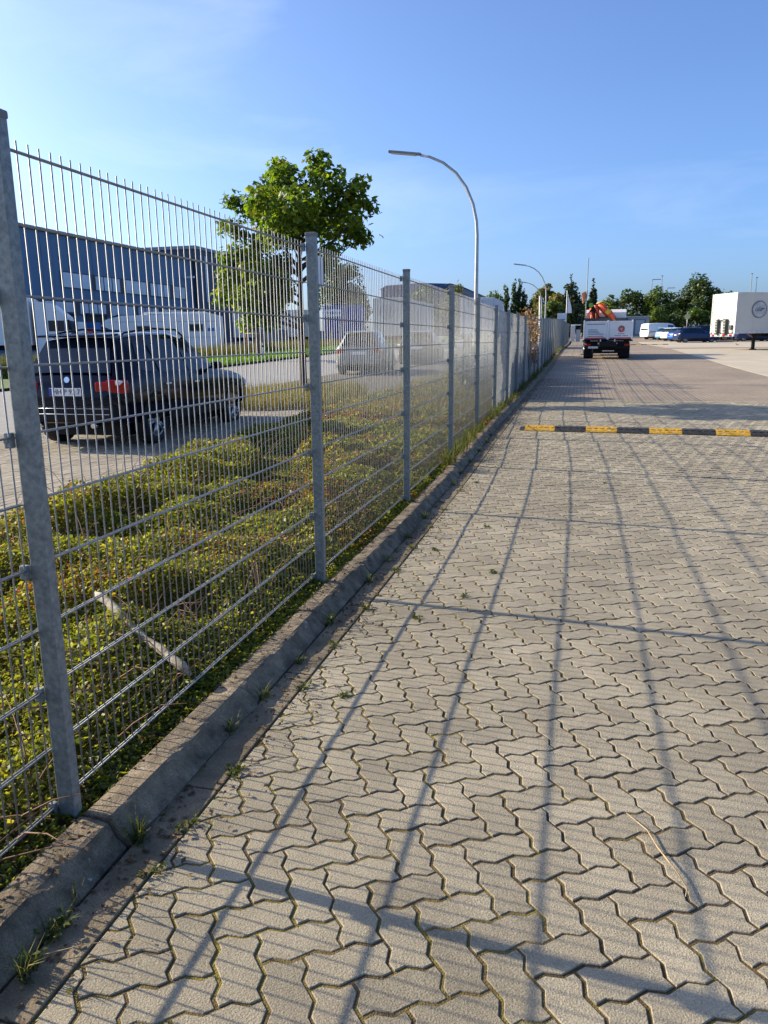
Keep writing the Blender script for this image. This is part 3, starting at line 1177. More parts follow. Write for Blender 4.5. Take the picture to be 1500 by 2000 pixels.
for (p_, q_) in (((-.45, -.4), (.45, -.4)), ((.45, -.4), (0, .45)), ((0, .45), (-.45, -.4))):
    MB().tube([(*p_, 1.5), (*q_, 1.5)], .035, 6).build('cross_rail', mat('pale_rail_wood', (.42, .35, .27), .8), gd)
cl = ell_clumps(34, 0, 0, 6.2, 2.7, 2.7, 3.2, .8, 1.4, 5)
tree('broadleaf_tree', 'tall dark tree behind the blue container', (-25.2, 84, T(84) + OD), 10, .22, cl, 4200, .34, DARKG)


def poplar(x, y, h, wd, label, seed):
    random.seed(seed)
    c = [(random.gauss(0, wd * .2), random.gauss(0, wd * .2), h * t, wd * (.25 + .75 * math.sin(math.pi * min(1, t * .9 + .12)) ** .8) * .62, h * .075)
         for t in np.linspace(.16, .97, 15)]
    tree('poplar_tree', label, (x, y, T(y)), h, .18, c, 1500, .34, DARKG, 'row of narrow poplars beyond the fence')


for x, y, z, wd, lb, sd_ in ((-10.5, 126, 9.7, 1.0, 'leftmost narrow poplar beyond the fence', 1), (-9.05, 126.5, 10.3, 1.0, 'tallest pair of narrow poplars, left one', 2),
                             (-8.4, 127, 10.5, .95, 'tallest pair of narrow poplars, right one', 3), (-7.6, 127, 8.9, 1.1, 'shorter narrow poplar right of the tallest pair', 4),
                             (-6.4, 127.5, 8.0, 1.1, 'lowest narrow poplar at the right end of the row', 5)):
    poplar(x, y, z - T(y) + .2, wd, lb, sd_)


def conifer(x, y, h, wd, label, seed):
    random.seed(seed)
    c = []
    for t in np.linspace(.12, .98, 16):
        r_ = wd * (1.02 - t) * .62 + .15
        for k in range(1 if t > .85 else 7):
            a = random.uniform(0, 6.28)
            q = r_ * (0 if t > .85 else .62)
            c.append((q * math.cos(a), q * math.sin(a), h * t, r_ * .66, h * .05))
    tree('conifer_tree', label, (x, y, T(y)), h, .2, c, 5200, .40, CONI)


def broad(x, y, ztop, wd, lm, label, seed, n=26, nl=2600, ls=.42, group='trees closing the far end of the yard'):
    h = ztop - T(y)
    cl = ell_clumps(n, 0, 0, h * .56, wd * .8, wd * .8, h * .40, wd * .30, wd * .52, seed)
    tree('broadleaf_tree', label, (x, y, T(y)), h, .2, cl, nl, ls, lm, group, fork=.25)


broad(-3.98, 117.85, 9.4, 1.9, AUTM, 'thin olive tree left of the autumn tinted tree', 31)
broad(-1.60, 112.84, 8.4, 1.9, AUTM, 'tree with orange and red tinted leaves by the street lamps', 32)
broad(-2.46, 108.86, 6.6, 1.8, MIDG, 'light green bushy tree in front of the tall conifer', 33)
conifer(-0.31, 116.83, 8.9, 4.6, 'tall dark conifer behind the white flag', 34)
broad(1.57, 120.81, 7.4, 1.8, DARKG, 'dark tree between the two conifers', 35)
conifer(2.84, 121.80, 8.2, 1.6, 'slender conifer beside the thin mast', 36)
broad(5.06, 125.78, 7.2, 1.9, MIDG, 'pale green low tree behind the orange crane', 37)
broad(7.26, 133.76, 9.6, 2.6, DARKG, 'dark green tree right of the crane', 38)
broad(9.99, 135.74, 9.3, 2.4, DARKG, 'dark tree behind the flat roofed hut', 39)
broad(13.32, 133.72, 9.5, 2.7, MIDG, 'medium green tree above the white van', 40)
broad(16.04, 136.70, 8.6, 2.2, DARKG, 'low dark tree left of the biggest tree', 41)
broad(19.38, 134.69, 11.2, 3.6, DARKG, 'biggest dark tree left of the white trailer', 42, 40, 4200)
broad(23.27, 137.66, 9.2, 2.6, DARKG, 'dark tree partly behind the white trailer', 43)
broad(28.04, 139.63, 8.6, 3.0, DARKG, 'dark tree hidden behind the white trailer', 44)
for k, x in enumerate(np.arange(3.6, 31, 3.0)):
    broad(float(x), 127 + (k % 3), 5.6 + .5 * (k % 2), 2.2, (DARKG, MIDG)[k % 2], ORD[k] + ' low hedge bush from the left behind the parked cars', 60 + k, 16, 1100, .4,
          'bushes of the hedge behind the parked cars')
broad(-9.05, 65.96, 5.9, 1.9, AUTM, 'olive yellow tree behind the first street lamp', 50, 24, 2200, .26, None)
broad(-7.57, 79.93, 6.4, 1.7, MIDG, 'olive tree right of the first street lamp', 51, 22, 1800, .28, None)
broad(-30.90, 110.03, 9, 3.2, DARKG, 'dark tree beyond the truck yard', 52, 26, 2600, .4, None)
broad(-17.63, 95.97, 8.2, 2.6, MIDG, 'green tree behind the pale trailers', 53, 26, 2400, .36, None)

# shrubs pressed against the far fence
SHR = leafmat('hedge_leaf', [(0, (.028, .045, .012)), (.6, (.07, .09, .02)), (1, (.14, .12, .035))], .3)
for k, y in enumerate(np.arange(19.6, 46, 1.75)):
    random.seed(200 + k)
    hh = random.uniform(1.25, 1.6)
    cl = [(random.uniform(-.55, -.05), random.uniform(-.95, .95), hh * random.uniform(.12, .78), random.uniform(.30, .45), .30) for _ in range(16)]
    tree('shrub', ORD[k] + ' waist high shrub from the camera against the back of the far fence', (-.55, float(y), T(float(y)) + .08), hh, .03, cl, 6500, .14, SHR,
         'shrubs behind the far fence', cat='shrub', rmin=.3)

# withered climber hanging on the fence, and a white pole
random.seed(5)
CLM = leafmat('withered_flower', [(0, (.13, .05, .03)), (.4, (.26, .13, .09)), (.8, (.38, .28, .19)), (1, (.07, .09, .03))], .25)
vine = thing('climbing_plant', 'withered pink and cream climber hanging over the fence by the white pole', 'plant', (-.03, 23.4, T(23.4)))
vb = MB()
cps = [(-.05, -.2, 2.05, .20), (0, .3, 2.0, .24), (.04, .8, 1.9, .26), (.06, 1.3, 1.75, .28), (.06, 1.9, 1.65, .28), (.05, 2.5, 1.5, .26), (.05, 1.0, 1.55, .24),
       (.05, 1.6, 1.4, .22), (.04, 3.0, 1.5, .22), (.04, 1.5, .95, .18), (.04, 1.6, .8, .16)]
Pp, Nn = [], []
for (a, b, c, r_) in cps:
    n = 80
    d = rng.normal(size=(n, 3)) * [.10, r_ * .65, r_ * .6]
    Pp.append(d + [a + .05, b, c])
    vb.tube([(0, 1.6, 0), (random.uniform(-.03, .06), b * .6 + .6, c * .5), (a, b, c)], [.012, .009, .004], 5, cap=False)
Pp = np.concatenate(Pp)
V, F, k = leaves(Pp, rng.normal(size=Pp.shape), rng.uniform(.05, .11, len(Pp)), .7, .12)
vb.build('stem', BARK, vine)
soup('foliage', V, F, rng.random(len(F)), CLM, vine)
o = MB().tube([(.06, 29.2, T(29) + .0), (.05, 29.3, 1.7), (.0, 29.5, 3.02)], [.045, .042, .03], 10).build('white_pole', mat('flaking_white_paint', (.72, .70, .64), .6, col2=(.42, .38, .32), scale=14))
tag(o, 'slim white pole standing against the far fence beside the climber', 'pole')

# ================================================================== SPEED BUMPS
YEL = mat('worn_yellow_rubber', (.66, .37, .015), .75, col2=(.26, .15, .025), scale=26, bump=.6, bscale=90)
BLK = mat('worn_black_rubber', (.012, .013, .016), .75, col2=(.03, .03, .032), scale=22, bump=.6, bscale=90)
bprof = [(-.20, 0), (-.16, .034), (-.07, .062), (.07, .062), (.16, .034), (.20, 0)]


def bump_seg(L):
    b = MB()
    b.prism(bprof, 0, .002, L - .002)
    for k in range(5):
        for s_ in (-1, 1):
            b.box((L * (k + .5) / 5, s_ * .110, .054), (.05, .03, .010), tilt=(s_ * -.28, 0))
    return b


BY, BB = bump_seg(.49).mesh('bump_segment', YEL), bump_seg(.49).mesh('bump_segment', BLK)
bump = thing('speed_bump', 'yellow and black rubber speed bump across the near yard', 'speed bump', (.73, 13.0, T(13) + .004), R(-3.5))
endc = MB().prism([(-.17, 0), (-.06, .04), (.06, .04), (.17, 0)], 0, -.09, 0).build('end_cap', BLK, bump)
for k in range(14):
    s_ = link('bump_segment', (BY, BB)[k % 2], bump, (k * .49, 0, 0))
    if k % 2 == 0:
        for q in (.12, .37):
            MB().box((q, -.168, .018), (.05, .006, .02), tilt=(.6, 0)).build('reflector', WHITEL, s_)
bump2 = thing('speed_bump', 'second speed bump far off right of the crane truck', 'speed bump', (3.6, 78.0, T(78) + .004))
for k in range(12):
    link('bump_segment', (BY, BB)[k % 2], bump2, (k * .49, 0, 0))
for (x, y, lb) in ((.62, 12.9, 'dark rubber bump end piece lying by the kerb'),):
    pass

# ================================================================== STREET LAMPS, MASTS, FLAGS
LAMPM = mat('lamp_pole_steel', (.42, .43, .42), .45, .6, scale=6, var=.12)
HEADM = mat('lamp_head_grey', (.20, .21, .22), .5)


def lamp(x, y, label, dh=0.):
    t = thing('street_lamp', label, 'street lamp', (x, y, T(y) + .08), 0, 'curved street lamps behind the fence')
    a = [(0, 0, 0), (0, 0, 2.2), (0, 0, 4.3 + dh)]
    c = [(-.03, 0, 4.75 + dh), (-.14, 0, 5.25 + dh), (-.36, 0, 5.75 + dh), (-.68, 0, 6.18 + dh), (-1.08, 0, 6.50 + dh), (-1.52, 0, 6.70 + dh), (-1.80, 0, 6.76 + dh)]
    MB().tube(a + c, [.075, .065, .056, .053, .050, .047, .044, .041, .038, .036], 12).build('pole', LAMPM, t)
    MB().box((0, -.078, .75), (.09, .012, .34)).build('service_door', LAMPM, t)
    hd = MB().box((-2.30, 0, 6.86 + dh), (1.05, .17, .075), bev=.03, tilt=(0, R(8))).build('lamp_head', HEADM, t)
    MB().box((-2.34, 0, 6.825 + dh), (.80, .13, .03), tilt=(0, R(8))).build('diffuser', mat('lamp_diffuser', (.55, .52, .44), .4), hd)
    return t


lamp(-1.74, 24.96, 'nearest and largest curved street lamp arching over the road', .12)
lamp(-1.60, 69.0, 'second curved street lamp, smaller, behind the far fence')
lamp(-3.2, 94.0, 'farthest and smallest curved street lamp beside the autumn trees')


def mast(x, y, ztop, label, r_=.07, arm=0):
    t = thing('floodlight_mast', label, 'mast', (x, y, T(y)), 0, 'thin masts on the far skyline')
    h = ztop - T(y)
    MB().tube([(0, 0, 0), (0, 0, h)], [r_ * 1.3, r_ * .7], 6).build('pole', HEADM, t)
    MB().box((arm * .5, 0, h), (max(.35, abs(arm)), .2, .12)).build('lamp_head', HEADM, t)


for k, (x, y, z, a, lb) in enumerate(((13.9, 158, 12.3, 1.6, 'thin hooked lighting mast above the medium green tree'), (15.75, 159, 13.0, 0, 'darkest straight mast above the trees'),
                                      (16.9, 160, 10.8, 1.4, 'short hooked mast right of the darkest mast'), (18.7, 165, 10.2, 1.2, 'small mast left of the biggest tree, left of two'),
                                      (20.0, 165, 9.8, 1.2, 'small mast left of the biggest tree, right of two'),
                                      (32.2, 163, 13.2, 0, 'thin mast above the white trailer, left of two'), (33.1, 163, 12.5, 0, 'thin mast above the white trailer, right of two'))):
    mast(x, y, z, lb, .09, a)

fl = thing('flagpole', 'white flagpole with a drooping white flag at the end of the fence', 'flagpole', (-.45, 98.0, T(98)))
MB().tube([(0, 0, 0), (0, 0, 6.0)], [.06, .04], 8).build('pole', WHITEP, fl)
fb = MB()
gv, gf = [], []
for i in range(9):
    for j in range(13):
        s_, t_ = i / 8, j / 12
        gv.append((.05 + (1.0 * t_ * (1 - .45 * t_)) * s_ + .05, .14 * math.sin(s_ * 7 + t_ * 2) * s_, 5.9 - 2.55 * t_ - .55 * s_ * (1 - t_)))
gf = [(i * 13 + j, i * 13 + j + 1, (i + 1) * 13 + j + 1, (i + 1) * 13 + j) for i in range(8) for j in range(12)]
fb.add(gv, gf, 0, True)
fo = fb.build('flag', mat('white_flag_cloth', (.75, .76, .80), .8, var=.05), fl)
ms = thing('flag_mast', 'tall thin mast with a small orange cloth above the crane truck', 'mast', (1.75, 72.4, T(72.4)))
MB().tube([(0, 0, 0), (.02, 0, 3.6), (.05, 0, 7.6)], [.055, .045, .035], 8).build('pole', HEADM, ms)
gv = [(-.03 - .55 * s_ * (1 - .3 * t_), .08 * math.sin(6 * s_), 4.85 - .25 * s_ - .55 * t_ - .35 * s_ * t_) for s_ in np.linspace(0, 1, 6) for t_ in np.linspace(0, 1, 5)]
gf = [(i * 5 + j, i * 5 + j + 1, i * 5 + j + 6, i * 5 + j + 5) for i in range(5) for j in range(4)]
MB().add([(x + .13, y, z) for x, y, z in gv], gf, 0, True).build('cloth', mat('orange_cloth', (.70, .30, .12), .8), ms)
sg = thing('sign_board', 'pale blue and white sign board above the far end of the fence', 'sign', (-.55, 82, T(82)))
MB().box((0, 0, 2.75), (.85, .09, .85), bev=.02).build('board', mat('pale_sign', (.55, .62, .70), .5), sg)
MB().box((0, -.05, 2.55), (.62, .012, .09)).build('printed_line', mat('sign_blue', (.05, .12, .35), .5), sg)
MB().box((.1, -.05, 2.30), (.45, .012, .22)).build('blue_panel', MATS['sign_blue'], sg)
for s_ in (-.3, .3):
    MB().tube([(s_, .06, 0), (s_, .06, 3.1)], .03, 6).build('post', LAMPM, sg)
gp = thing('gate_post', 'pale gate pillar with crossbar at the end of the fence', 'gate post', (.45, 96.5, T(96.5)))
MB().box((0, 0, .95), (.5, .4, 1.9), bev=.02).build('pillar', mat('pale_render', (.58, .58, .56), .7), gp)
MB().box((1.0, 0, 1.95), (2.6, .16, .12)).build('crossbar', WHITEP, gp)
MB().box((.62, .2, .7), (.5, .35, 1.4), bev=.02).build('cabinet', mat('grey_cabinet', (.40, .43, .46), .5), gp)
rs_ = thing('traffic_sign', 'round yellowish traffic sign on a pole behind the parked cars', 'sign', (15.1, 112, T(112)))
MB().tube([(0, 0, 0), (0, 0, 3.1)], .04, 6).build('pole', LAMPM, rs_)
MB().disc((0, -.06, 2.6), (0, 1, 0), .36, .03).build('sign_disc', mat('faded_yellow_sign', (.45, .46, .22), .6), rs_)

# ================================================================== VEHICLES
SUV = [(0.00, .50, .84, .88, .62, .66, .58), (.05, .42, .94, .98, .75, .79, .68), (.12, .37, 1.0, 1.06, .84, .865, .70), (.25, .35, 1.02, 1.285, .885, .90, .63), (.42, .34, 1.03, 1.56, .905, .915, .565),
       (.65, .34, 1.03, 1.615, .915, .922, .59), (1.2, .33, 1.02, 1.665, .92, .925, .62), (1.9, .33, 1.01, 1.675, .92, .925, .63), (2.45, .33, 1.0, 1.605, .92, .925, .62),
       (3.25, .33, .98, 1.09, .92, .92, .72), (3.45, .33, .97, 1.04, .92, .92, .74), (4.0, .34, .92, .985, .91, .91, .72), (4.35, .38, .82, .88, .86, .86, .68),
       (4.50, .42, .72, .76, .78, .78, .62), (4.57, .48, .62, .66, .70, .70, .6)]
VAN = [(0.0, .42, 1.0, 1.72, .86, .90, .74), (.06, .36, 1.0, 1.86, .9, .93, .78), (.3, .33, 1.0, 1.93, .93, .95, .80), (1.5, .32, 1.0, 1.96, .94, .955, .81), (3.0, .32, 1.0, 1.95, .94, .955, .80),
       (3.5, .32, 1.0, 1.88, .94, .95, .77), (4.15, .33, 1.0, 1.22, .93, .94, .80), (4.35, .34, .98, 1.10, .92, .93, .78), (4.75, .38, .80, .88, .86, .87, .7), (4.9, .45, .60, .66, .76, .76, .62)]
HAT = [(0.00, .45, .80, .84, .70, .74, .66), (.05, .36, .88, .93, .78, .82, .72), (.10, .30, .93, .98, .82, .85, .72), (.42, .24, .95, 1.38, .85, .87, .58),
       (.75, .22, .95, 1.46, .87, .88, .58), (1.3, .21, .94, 1.50, .88, .885, .60), (1.9, .21, .93, 1.49, .88, .885, .60), (2.35, .21, .92, 1.44, .88, .885, .59),
       (3.15, .21, .90, .99, .88, .88, .68), (3.35, .21, .89, .95, .88, .88, .70), (3.8, .23, .82, .87, .87, .87, .68), (4.1, .28, .70, .75, .82, .82, .64),
       (4.22, .34, .58, .62, .74, .74, .58), (4.28, .40, .52, .55, .66, .66, .55)]
SPEC = {
    'suv': dict(st=SUV, axles=(.88, 3.68), wr=.355, rear=((.115, 1.09), (.405, 1.545)), front=((3.20, 1.12), (2.47, 1.59)),
                win=[[(.58, 1.12), (1.02, 1.07), (1.02, 1.55), (.78, 1.52)], [(1.10, 1.07), (1.95, 1.06), (1.95, 1.57), (1.10, 1.56)], [(2.03, 1.06), (3.02, 1.05), (2.48, 1.51), (2.03, 1.57)]]),
    'van': dict(st=VAN, axles=(.95, 3.95), wr=.34, rear=((.01, 1.12), (.045, 1.66)), front=((4.10, 1.26), (3.53, 1.84)),
                win=[[(2.75, 1.10), (3.98, 1.10), (3.50, 1.70), (2.75, 1.74)]]),
    'hatch': dict(st=HAT, axles=(.72, 3.38), wr=.31, rear=((.11, 1.0), (.41, 1.36)), front=((3.10, 1.03), (2.37, 1.43)),
                  win=[[(.62, 1.00), (1.0, .99), (1.0, 1.36), (.78, 1.34)], [(1.07, .99), (1.85, .98), (1.85, 1.40), (1.07, 1.38)], [(1.92, .98), (2.90, .97), (2.40, 1.35), (1.92, 1.39)]]),
}


def interp_st(st, x):
    xs_ = [s_[0] for s_ in st]
    return [float(np.interp(x, xs_, [s_[k] for s_ in st])) for k in range(1, 7)]


def wheel_meshes(wr):
    rr_ = wr * .70
    b = MB()
    prof = [(rr_, -.10), (wr * .93, -.11), (wr, -.085), (wr, .085), (wr * .93, .11), (rr_, .10), (rr_ * .96, .0)]
    n = 28
    vs, fs = [], []
    for k in range(n):
        a = 2 * math.pi * k / n
        for (r_, y) in prof:
            vs.append((r_ * math.cos(a), y, r_ * math.sin(a)))
    m_ = len(prof)
    for k in range(n):
        for i in range(m_):
            fs.append((k * m_ + i, k * m_ + (i + 1) % m_, ((k + 1) % n) * m_ + (i + 1) % m_, ((k + 1) % n) * m_ + i))
    b.add(vs, fs, 0, True)
    ty = b.mesh('wheel', BLACK)
    b = MB()
    b.tube([(rr_ * .95 * math.cos(a), .085, rr_ * .95 * math.sin(a)) for a in np.linspace(0, 2 * math.pi, 25)], .016, 6, 0, False)
    for k in range(10):
        a = 2 * math.pi * (k // 2) / 5 + (.16 if k % 2 else -.16)
        b.tube([(.05 * math.cos(a), .085, .05 * math.sin(a)), (rr_ * .95 * math.cos(a), .09, rr_ * .95 * math.sin(a))], [.026, .018], 5)
    b.disc((0, .085, 0), (0, 1, 0), .06, .05, 14)
    b.disc((0, -.01, 0), (0, 1, 0), rr_ * .97, .02, 24, 1)
    rim = b.mesh('rim', [RIM, PLAST])
    return ty, rim


WM = {}


def car(kind, label, cat, loc, heading, paint, group=None, lower=None, scale=1., plate=None, rails=False, chrome=False, stripe=None, redsz=(.05, .30, .20)):
    """heading = angle of the car's forward direction from +X. origin at rear centre on the ground"""
    sp = SPEC[kind]
    st = sp['st']
    t = thing('parked_van' if kind == 'van' else 'parked_car', label, cat, loc, heading, group)
    t.scale = (scale,) * 3
    rings = []
    for (x, zb, zs, zt, wb, ws, wt) in st:
        gl = max(zt - zs, .02)
        h_ = [(0, zb), (wb * .85, zb), (wb, zb + .06), (ws + .012, zb + .5 * (zs - zb)), (ws, zs - .10 * min(1, (zs - zb) * 2)), (ws - .02, zs),
              (ws - .03 + (wt - ws + .03) * .5, zs + gl * .48), (wt, zs + gl * .90), (wt - .07, zs + gl * .985), (wt * .5, zt + .008), (0, zt + .012)]
        ring = [(x, y, z) for y, z in h_] + [(x, -y, z) for y, z in h_[-2:0:-1]]
        rings.append(ring)
    n = len(rings[0])
    vs = [p for r_ in rings for p in r_]
    fs = [(i * n + k, i * n + (k + 1) % n, (i + 1) * n + (k + 1) % n, (i + 1) * n + k) for i in range(len(rings) - 1) for k in range(n)]
    fs += [tuple(range(n)), tuple(range((len(rings) - 1) * n, len(rings) * n))]
    me = MB().add(vs, fs, 0, True).mesh('body', [paint, PLAST])
    body = link('body', me, t)
    cut = MB()
    for ax in sp['axles']:
        cut.disc((ax, 0, sp['wr'] + .01), (0, 1, 0), sp['wr'] + .045, 3, 28, 0)
    cm = cut.mesh('cut', [PLAST])
    co = link('cut', cm)
    # only the outer wells are cut away
    md = body.modifiers.new('b', 'BOOLEAN')
    md.operation = 'DIFFERENCE'
    md.object = co
    md.solver = 'EXACT'
    co.hide_render = True
    bpy.context.view_layer.update()
    nm = bpy.data.meshes.new_from_object(body.evaluated_get(bpy.context.evaluated_depsgraph_get()))
    body.modifiers.clear()
    body.data = nm
    nm.name = 'body'
    while len(nm.materials) > 1:
        nm.materials.pop()
    bpy.data.objects.remove(co)
    W = st[len(st) // 2][5]
    # inner floor fills the wells so that one cannot look through the car
    MB().box((sum(sp['axles']) / 2, 0, sp['wr'] + .12), (sp['axles'][1] - sp['axles'][0] + 2 * sp['wr'] + .2, 2 * W - .56, .62)).build('underbody', PLAST, t)

    def side_y(x, z):
        zb, zs, zt, wb, ws, wt = interp_st(st, x)
        gl = max(zt - zs, .02)
        q = min(1, max(0, (z - zs) / (gl * .90)))
        y0, y1, y2 = ws - .02, ws - .03 + (wt - ws + .03) * .5, wt
        return float(np.interp(q, [0, .533, 1], [y0, y1, y2]))
    for s_ in (1, -1):
        for quad in sp['win']:
            N1, N2 = 8, 4
            gv = []
            for i in range(N1 + 1):
                for j in range(N2 + 1):
                    a, b_ = i / N1, j / N2
                    x = (quad[0][0] * (1 - a) + quad[1][0] * a) * (1 - b_) + (quad[3][0] * (1 - a) + quad[2][0] * a) * b_
                    z = (quad[0][1] * (1 - a) + quad[1][1] * a) * (1 - b_) + (quad[3][1] * (1 - a) + quad[2][1] * a) * b_
                    gv.append((x, s_ * (side_y(x, z) + .010), z))
            gf = [(i * (N2 + 1) + j, i * (N2 + 1) + j + 1, (i + 1) * (N2 + 1) + j + 1, (i + 1) * (N2 + 1) + j) for i in range(N1) for j in range(N2)]
            MB().add(gv, gf, 0, True).build('side_window', GLASS, t)
    for nm_, ((x0, z0), (x1, z1)), sg_ in (('rear_window', sp['rear'], -1), ('windscreen', sp['front'], 1)):
        nx, nz = (z1 - z0) * sg_, abs(x1 - x0)
        L = math.hypot(nx, nz)
        nx, nz = nx / L * .022, nz / L * .022
        w0, w1 = interp_st(st, x0)[5] - .02, interp_st(st, x1)[5] - .05
        gv = []
        for a in np.linspace(0, 1, 5):
            for b_ in np.linspace(-1, 1, 7):
                ww = w0 + (w1 - w0) * a
                gv.append((x0 + (x1 - x0) * a + nx - sg_ * .05 * b_ * b_ * 0, ww * b_, z0 + (z1 - z0) * a + nz - .008 * b_ * b_))
        gf = [(i * 7 + j, i * 7 + j + 1, i * 7 + j + 8, i * 7 + j + 7) for i in range(4) for j in range(6)]
        MB().add(gv, gf, 0, True).build(nm_, GLASS, t)
    if kind not in WM:
        WM[kind] = wheel_meshes(sp['wr'])
    ty, rim = WM[kind]
    for ax in sp['axles']:
        for s_ in (1, -1):
            wo_ = link('wheel', ty, t, (ax, s_ * (W - .125), sp['wr']), (0, 0, 0 if s_ > 0 else math.pi))
            link('rim', rim, wo_)
    # lamps, mirrors, handles, trim
    zs = st[2][2]
    for s_ in (1, -1):
        y = st[2][5]
        rl = MB().box((.095, s_ * (y - .10), zs - .10), (.12, redsz[1] * .8, redsz[2]), bev=.05, rz=s_ * -.30).box((.030, s_ * (y - .10 - redsz[1] * .5), zs - .10), (.07, redsz[1] * .5, redsz[2] * .72), bev=.03, rz=s_ * -.10).build('tail_light', REDL, t)
        MB().box((.115, s_ * (y - .055), zs - .045), (.14, .15, .075), bev=.03, rz=s_ * -.5).build('clear_lens', WHITEL, rl)
        xf = st[-3][0]
        MB().box((xf - .02, s_ * (st[-3][5] - .10), st[-3][2] - .07), (.16, .24, .12), bev=.04, rz=s_ * -.5).build('headlight', WHITEL, t)
        mx = sp['win'][-1][1][0] - .22
        MB().box((mx, s_ * (W + .09), sp['win'][-1][0][1] + .06), (.11, .18, .13), bev=.04).box((mx, s_ * (W - .01), sp['win'][-1][0][1] + .02), (.05, .10, .03)).build('door_mirror', paint if kind != 'van' else PLAST, t)
        for hx in ((1.25, 2.2) if kind != 'van' else (2.6,)):
            zz = interp_st(st, hx)[1] - .13
            MB().box((hx, s_ * (W + .012), zz), (.17, .022, .028), bev=.008).build('door_handle', CHROME if chrome else paint, t)
        MB().box(((sp['axles'][0] + sp['axles'][1]) / 2, s_ * (W - .005), st[5][1] + .06), (sp['axles'][1] - sp['axles'][0] - 2 * sp['wr'] - .12, .05, .15), bev=.02).build('sill', lower or PLAST, t)
        if rails:
            MB().tube([(.60, s_ * .555, 1.60), (.70, s_ * .565, 1.655), (1.4, s_ * .595, 1.725), (2.2, s_ * .595, 1.715), (2.45, s_ * .59, 1.61)], .016, 6).build('roof_rail', PLAST, t)
    if kind != 'van':
        for s_ in (1, -1):
            for sx in (sp['win'][0][1][0] + .04, sp['win'][1][1][0] + .04, sp['win'][2][1][0] + .10):
                zb, zs_, zt, wb, ws, wt = interp_st(st, sx)
                MB().tube([(sx, s_ * (wb + .004), zb + .10), (sx, s_ * (ws + .013), zb + .5 * (zs_ - zb)), (sx, s_ * (ws + .001), zs_ - .09), (sx, s_ * (ws - .018), zs_)], .006, 4).build('door_seam', PLAST, t)
            for ax in sp['axles']:
                ws = interp_st(st, ax)[4]
                MB().tube([(ax + (sp['wr'] + .055) * math.cos(a), s_ * (ws + .006), sp['wr'] + .01 + (sp['wr'] + .055) * math.sin(a)) for a in np.linspace(-.25, math.pi + .25, 15)], .026, 6).build('wheel_arch_trim', lower or paint, t)
    zb0 = st[1][1]
    MB().box((.02, 0, zb0 + .10), (.14, 1.56 * W / .92, .26), bev=.06).build('rear_bumper', lower or paint, t)
    MB().box((st[-1][0] - .05, 0, st[-1][1] + .0), (.14, 1.4 * W / .92, .24), bev=.06).build('front_bumper', lower or paint, t)
    if kind != 'van':
        xr, zr = sp['rear'][1]
        MB().box((xr - .02, 0, zr + .075), (.30, 1.16, .035), bev=.014, tilt=(0, R(-4))).build('spoiler', paint, t)
    pb_ = MB().box((-.022, .0, zs - .17), (.012, .52, .112), bev=.004).build('number_plate', mat('plate_white', (.72, .73, .74), .4), t)
    if plate:
        MB().box((-.030, .24, zs - .17), (.004, .042, .106)).build('plate_band', mat('plate_blue', (.02, .05, .35), .4), pb_)
        mw = Matrix.Translation((-.030, -.02, zs - .17)) @ Matrix(((0, 0, -1), (-1, 0, 0), (0, 1, 0))).to_4x4()
        text_mesh('plate_text', plate, .105, BLACK, pb_, mw)
    if stripe:
        for s_ in (1, -1):
            MB().box((1.7, s_ * (W + .008), .92), (3.0, .012, .09)).build('side_stripe', stripe, t)
    return t


def paintm(name, c, metal=.4, rough=.28):
    return mat(name, c, rough, metal, var=.04, scale=3, coat=.2, spec=.25)


BLUEBLK = paintm('black_blue_paint', (.003, .006, .018), .4, .10)
car_suv = car('suv', 'black sport utility car parked behind the fence left of the second post', 'car', (-5.26, 9.15, T(10) + OD + .017), R(91.0), BLUEBLK, scale=.96,
              plate='HH P 92 7', rails=True, chrome=True, lower=PLAST, redsz=(.05, .40, .20))
MB().disc((.045, 0, 1.0), (1, 0, -.15), .043, .02, 20).build('round_emblem', CHROME, car_suv)
MB().tube([(-.055, -.70, .52), (-.06, 0, .52), (-.055, .70, .52)], .007, 6).build('bumper_strip', CHROME, car_suv)
MB().tube([(-.055, -.70, .60), (-.06, 0, .60), (-.055, .70, .60)], .005, 6).build('bumper_strip', CHROME, car_suv)
for s_ in (-.45, .45):
    MB().disc((-.02, s_, .36), (1, 0, 0), .035, .16, 14).build('exhaust_pipe', CHROME, car_suv)
car('suv', 'silver estate car parked behind the fence between the second and third posts', 'car', (-6.3, 27.2, T(28) + OD), R(97), paintm('silver_paint', (.26, .255, .235), .6, .35), scale=.96)
car('hatch', 'dark grey car parked beyond the silver estate', 'car', (-5.9, 35.6, T(36) + OD), R(95), paintm('dark_grey_paint', (.035, .04, .045)), scale=1.04)
# cars at the far right of the yard
gr = 'cars parked at the far right of the yard'
car('van', 'white panel van with red stripe parked by the flat roofed hut', 'van', (8.97, 101.80, T(102)), R(30), paintm('van_white', (.75, .75, .75), 0, .4), gr, stripe=mat('van_red', (.40, .02, .02), .5))
car('hatch', 'light blue car parked right behind the white van', 'car', (10.50, 98.79, T(99)), R(34), paintm('light_blue_paint', (.22, .42, .62), .3), gr)
car('hatch', 'white car parked between the light blue and bright blue cars', 'car', (10.81, 95.40, T(95.6)), R(34), paintm('car_white', (.74, .74, .73), 0, .35), gr)
car('hatch', 'bright blue car parked next to the white one', 'car', (11.22, 92.40, T(92.6)), R(34), paintm('bright_blue_paint', (.02, .10, .42), .3), gr)
car('hatch', 'dark blue hatchback, nearest in the row by the trailer', 'car', (11.24, 88.80, T(89)), R(16), paintm('dark_blue_paint', (.012, .035, .10), .3), gr, scale=1.05)
